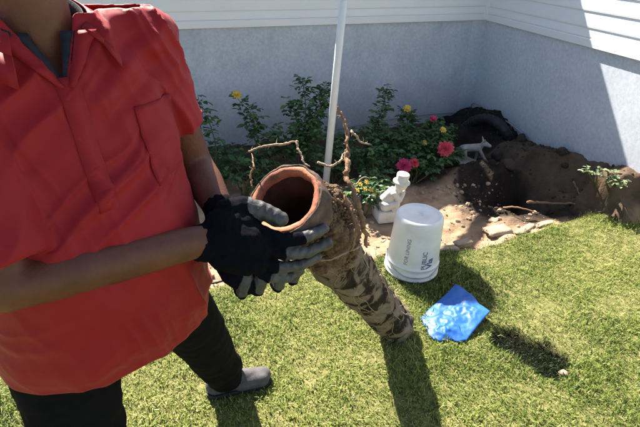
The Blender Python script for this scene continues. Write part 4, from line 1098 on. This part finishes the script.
# collar: stand and turned-down leaves, black tape inside
def neck_ring(t, r_, z):                                 # t 0 = front, pi = back
    return L(0.006 + math.cos(t) * r_ * 1.0, -0.004 + math.sin(t) * r_ * 1.04, z)
for sgn, nm in ((1, 'collar'), (-1, 'collar')):
    ts = np.linspace(math.pi, 0.62, 18)
    top, low_, tape0, tape1 = [], [], [], []
    for i, t in enumerate(ts):
        f = i / (len(ts) - 1)
        zt = 1.565 - 0.055 * f ** 1.5
        top.append(neck_ring(sgn * t, 0.080 + 0.018 * f, zt))
        out = 0.108 + 0.035 * f
        low_.append(neck_ring(sgn * t, out, zt - 0.038 - 0.035 * f ** 2.2) + pf * 0.012 * f)
        tape0.append(neck_ring(sgn * t, 0.074 + 0.016 * f, zt + 0.001)); tape1.append(neck_ring(sgn * t, 0.072 + 0.016 * f, zt - 0.040))
    tip = L(0.135, sgn * 0.105 - 0.006, 1.437)
    if sgn < 0: tip = L(0.150, -0.085, 1.432)
    low_[-1] = tip; low_[-2] = low_[-2] * 0.5 + tip * 0.5; low_[-3] = low_[-3] * 0.8 + tip * 0.2
    midl = [a_2 * 0.45 + b_2 * 0.55 + np.array((0, 0, 0.012)) for a_2, b_2 in zip(top, low_)]
    ribbon(nm, top, midl, M['shirt'], shirt, 0.003); ribbon('collar_leaf', midl, low_, M['shirt'], shirt, 0.003)
    ribbon('collar_tape', tape0, tape1, M['collar_in'], shirt, 0.002)
    # turned-back front edge of the neck opening
    e0, e1 = [], []
    for k in range(14):
        f = k / 13
        zq = VZ - 0.005 + 0.085 * f
        bq = -0.006 + sgn * (zq - VZ + 0.004) * 0.52
        e0.append(on_shirt(bq + sgn * 0.004, zq, 0.004)); e1.append(on_shirt(bq + sgn * (0.012 + 0.030 * f), zq, 0.006))
    ribbon('front_facing', e0, e1, M['shirt'], shirt, 0.003)
    ribbon('collar_tape', [q_ - pf * 0.010 - plf * sgn * (0.006 + 0.016 * k / 13) for k, q_ in enumerate(e0)], [q_ - pf * 0.004 + plf * sgn * 0.004 for q_ in e0], M['collar_in'], shirt, 0.002)
# chest pocket on the wearer's left
pz = np.linspace(1.365, 1.215, 12); pbv = np.linspace(0.105, 0.205, 12)
V = [on_shirt(bb, q, 0.0025) for q in pz for bb in pbv]
me = grid_mesh('pocket', np.array(V)[:, 0].reshape(12, 12), np.array(V)[:, 1].reshape(12, 12), np.array(V)[:, 2].reshape(12, 12))
o = bpy.data.objects.new('pocket', me); COL.objects.link(o); sm = o.modifiers.new('s', 'SOLIDIFY'); sm.thickness = 0.0025; sm.offset = 0
me = evaluate(o); me.materials.clear(); link('pocket', me, M['shirt'], shirt)

# gloves
def glove(name, segs, label):                            # segs: (p0, r0, p1, r1, coated)
    g = union(name, [cone(p0, r0, p1, r1, 14) for p0, r0, p1, r1, _ in segs], 0.0026, 2, 0.5)
    co, no = coords(g)
    set_coords(g, co + no * (0.0012 * fbm(co * 70, 3) + 0.0007 * np.sin(co[:, 0] * 300 + 4 * noise(co * 30)))[:, None])
    co, no = coords(g)
    best = np.full(len(co), 1e9); coat = np.zeros(len(co))
    for p0, r0, p1, r1, c in segs:
        d = np.asarray(p1) - p0; t = np.clip(((co - p0) @ d) / (d @ d), 0, 1)
        dist = np.linalg.norm(co - p0 - np.outer(t, d), axis=1) - (r0 + (r1 - r0) * t)
        upd = dist < best; best[upd] = dist[upd]; coat[upd] = c
    o = link(name, g, M['glove'], person)
    ed = np.empty(len(g.edges) * 2, np.int32); g.edges.foreach_get('vertices', ed); ed = ed.reshape(-1, 2)
    for _ in range(14):                                  # soften the dip line of the coating
        acc = coat.copy(); cnt = np.ones(len(coat))
        np.add.at(acc, ed[:, 0], coat[ed[:, 1]]); np.add.at(acc, ed[:, 1], coat[ed[:, 0]]); np.add.at(cnt, ed[:, 0], 1); np.add.at(cnt, ed[:, 1], 1)
        coat = acc / cnt
    set_attr(g, 'coat', coat)
    o['label'] = label
    return o
def chain(pts, coats):
    out = []
    for i in range(len(pts) - 1):
        (x0, y0, d0, r0), (x1, y1, d1, r1) = pts[i], pts[i + 1]
        out.append((D(x0, y0, d0), r0, D(x1, y1, d1), r1, coats[i]))
    return out
RG = chain([(202, 243, 1.055, 0.043), (222, 240, 1.065, 0.046), (244, 242, 1.085, 0.046), (258, 247, 1.10, 0.036)], [0, 0, 0])
RG += chain([(222, 226, 1.07, 0.042), (240, 226, 1.09, 0.036), (258, 234, 1.11, 0.026)], [0, 0])
RG += chain([(224, 256, 1.065, 0.036), (246, 262, 1.09, 0.034), (258, 262, 1.10, 0.026)], [0, 0])
RG += chain([(228, 213, 1.085, 0.034), (244, 207, 1.105, 0.026), (262, 211, 1.115, 0.0225), (280, 219, 1.12, 0.0195)], [0, 1, 1])
RG += chain([(256, 231, 1.105, 0.0195), (282, 240, 1.105, 0.0165), (303, 238, 1.122, 0.0155), (324, 229, 1.150, 0.0135)], [0, 0, 1])
RG += chain([(256, 244, 1.10, 0.0195), (284, 254, 1.11, 0.0160), (307, 252, 1.135, 0.0150), (328, 243, 1.165, 0.0130)], [0, 1, 1])
RG += chain([(254, 256, 1.10, 0.0190), (277, 267, 1.12, 0.0155), (299, 266, 1.145, 0.0145), (317, 257, 1.175, 0.0125)], [0, 1, 1])
RG += chain([(250, 264, 1.10, 0.0175), (268, 277, 1.125, 0.0140), (286, 278, 1.15, 0.0130), (300, 271, 1.175, 0.0115)], [0, 1, 1])
glove('glove', RG, 'black knit glove with grey coated thumb laid over the pipe rim')
LG = [(LWR - nrm(LWR - LEL) * 0.02, 0.040, LWR, 0.040, 0)]
LG += chain([(222, 216, 1.15, 0.042), (226, 250, 1.14, 0.042), (236, 272, 1.135, 0.038), (248, 283, 1.14, 0.028)], [0, 0, 0])
LG += chain([(230, 262, 1.16, 0.036), (262, 272, 1.19, 0.028), (284, 270, 1.20, 0.022)], [0, 0])
for x, top_, bot, d in ((243, 266, 288, 1.125), (259, 264, 285, 1.135), (279, 262, 281, 1.15), (294, 258, 274, 1.17)):
    LG += chain([(x - 6, bot - 8, d + 0.045, 0.0165), (x - 1, bot + 5, d + 0.012, 0.0165), (x + 2, bot - 4, d - 0.004, 0.0155), (x + 4, top_ + 4, d - 0.010, 0.0135)], [0, 1, 1])
LG += chain([(222, 228, 1.17, 0.03), (236, 222, 1.20, 0.022), (248, 210, 1.22, 0.018)], [0, 0])
glove('glove', LG, 'black knit glove cupping the underside of the pipe')

# shoes
def shoe(heel, toe):
    heel, toe = np.asarray(heel, float), np.asarray(toe, float)
    d = nrm(toe - heel); sd = np.array((-d[1], d[0], 0)); ln = np.linalg.norm(toe - heel)
    q = lambda f, s, z: heel + d * ln * f + sd * s + np.array((0, 0, z))
    g = [cone(q(0.14, 0, 0.055), 0.040, q(0.20, 0, 0.095), 0.040), cone(q(0.14, 0, 0.05), 0.038, q(0.5, 0, 0.055), 0.040), cone(q(0.5, 0.006, 0.052), 0.041, q(0.84, 0.006, 0.042), 0.034),
         cone(q(0.5, -0.012, 0.05), 0.038, q(0.80, -0.014, 0.042), 0.033), cone(q(0.25, 0, 0.09), 0.036, q(0.62, 0, 0.06), 0.032)]
    me = union('shoe', g, 0.005, 4)
    co, _ = coords(me); co[:, 2] = np.maximum(co[:, 2], 0.016); set_coords(me, co)
    o = link('shoe', me, M['shoe'], person)
    gs = union('sole', [cone(q(0.14, 0, 0.014), 0.040, q(0.45, 0, 0.014), 0.036), cone(q(0.45, 0, 0.014), 0.038, q(0.80, 0.002, 0.014), 0.045)], 0.005, 2)
    co, _ = coords(gs); co[:, 2] = np.clip(co[:, 2], 0.002, 0.024); set_coords(gs, co)
    link('sole', gs, M['sole'], o)
    lc = []
    for k in range(5):
        f = 0.40 + 0.07 * k
        zt = 0.102 - 0.008 * k
        lc.append(tube(curve([q(f, -0.024, zt - 0.012), q(f + 0.01, 0, zt + 0.003), q(f, 0.024, zt - 0.012)], 4), 0.0028, 5))
    obj('laces', join(lc), M['sole'], o)
lz = -0.002
shoe((-0.455, 1.345, lz), (-0.178, 1.440, lz)); shoe(RFT - pf * 0.09 + (0, 0, lz), RFT + pf * 0.20 + (0, 0, lz))
_bm.free()
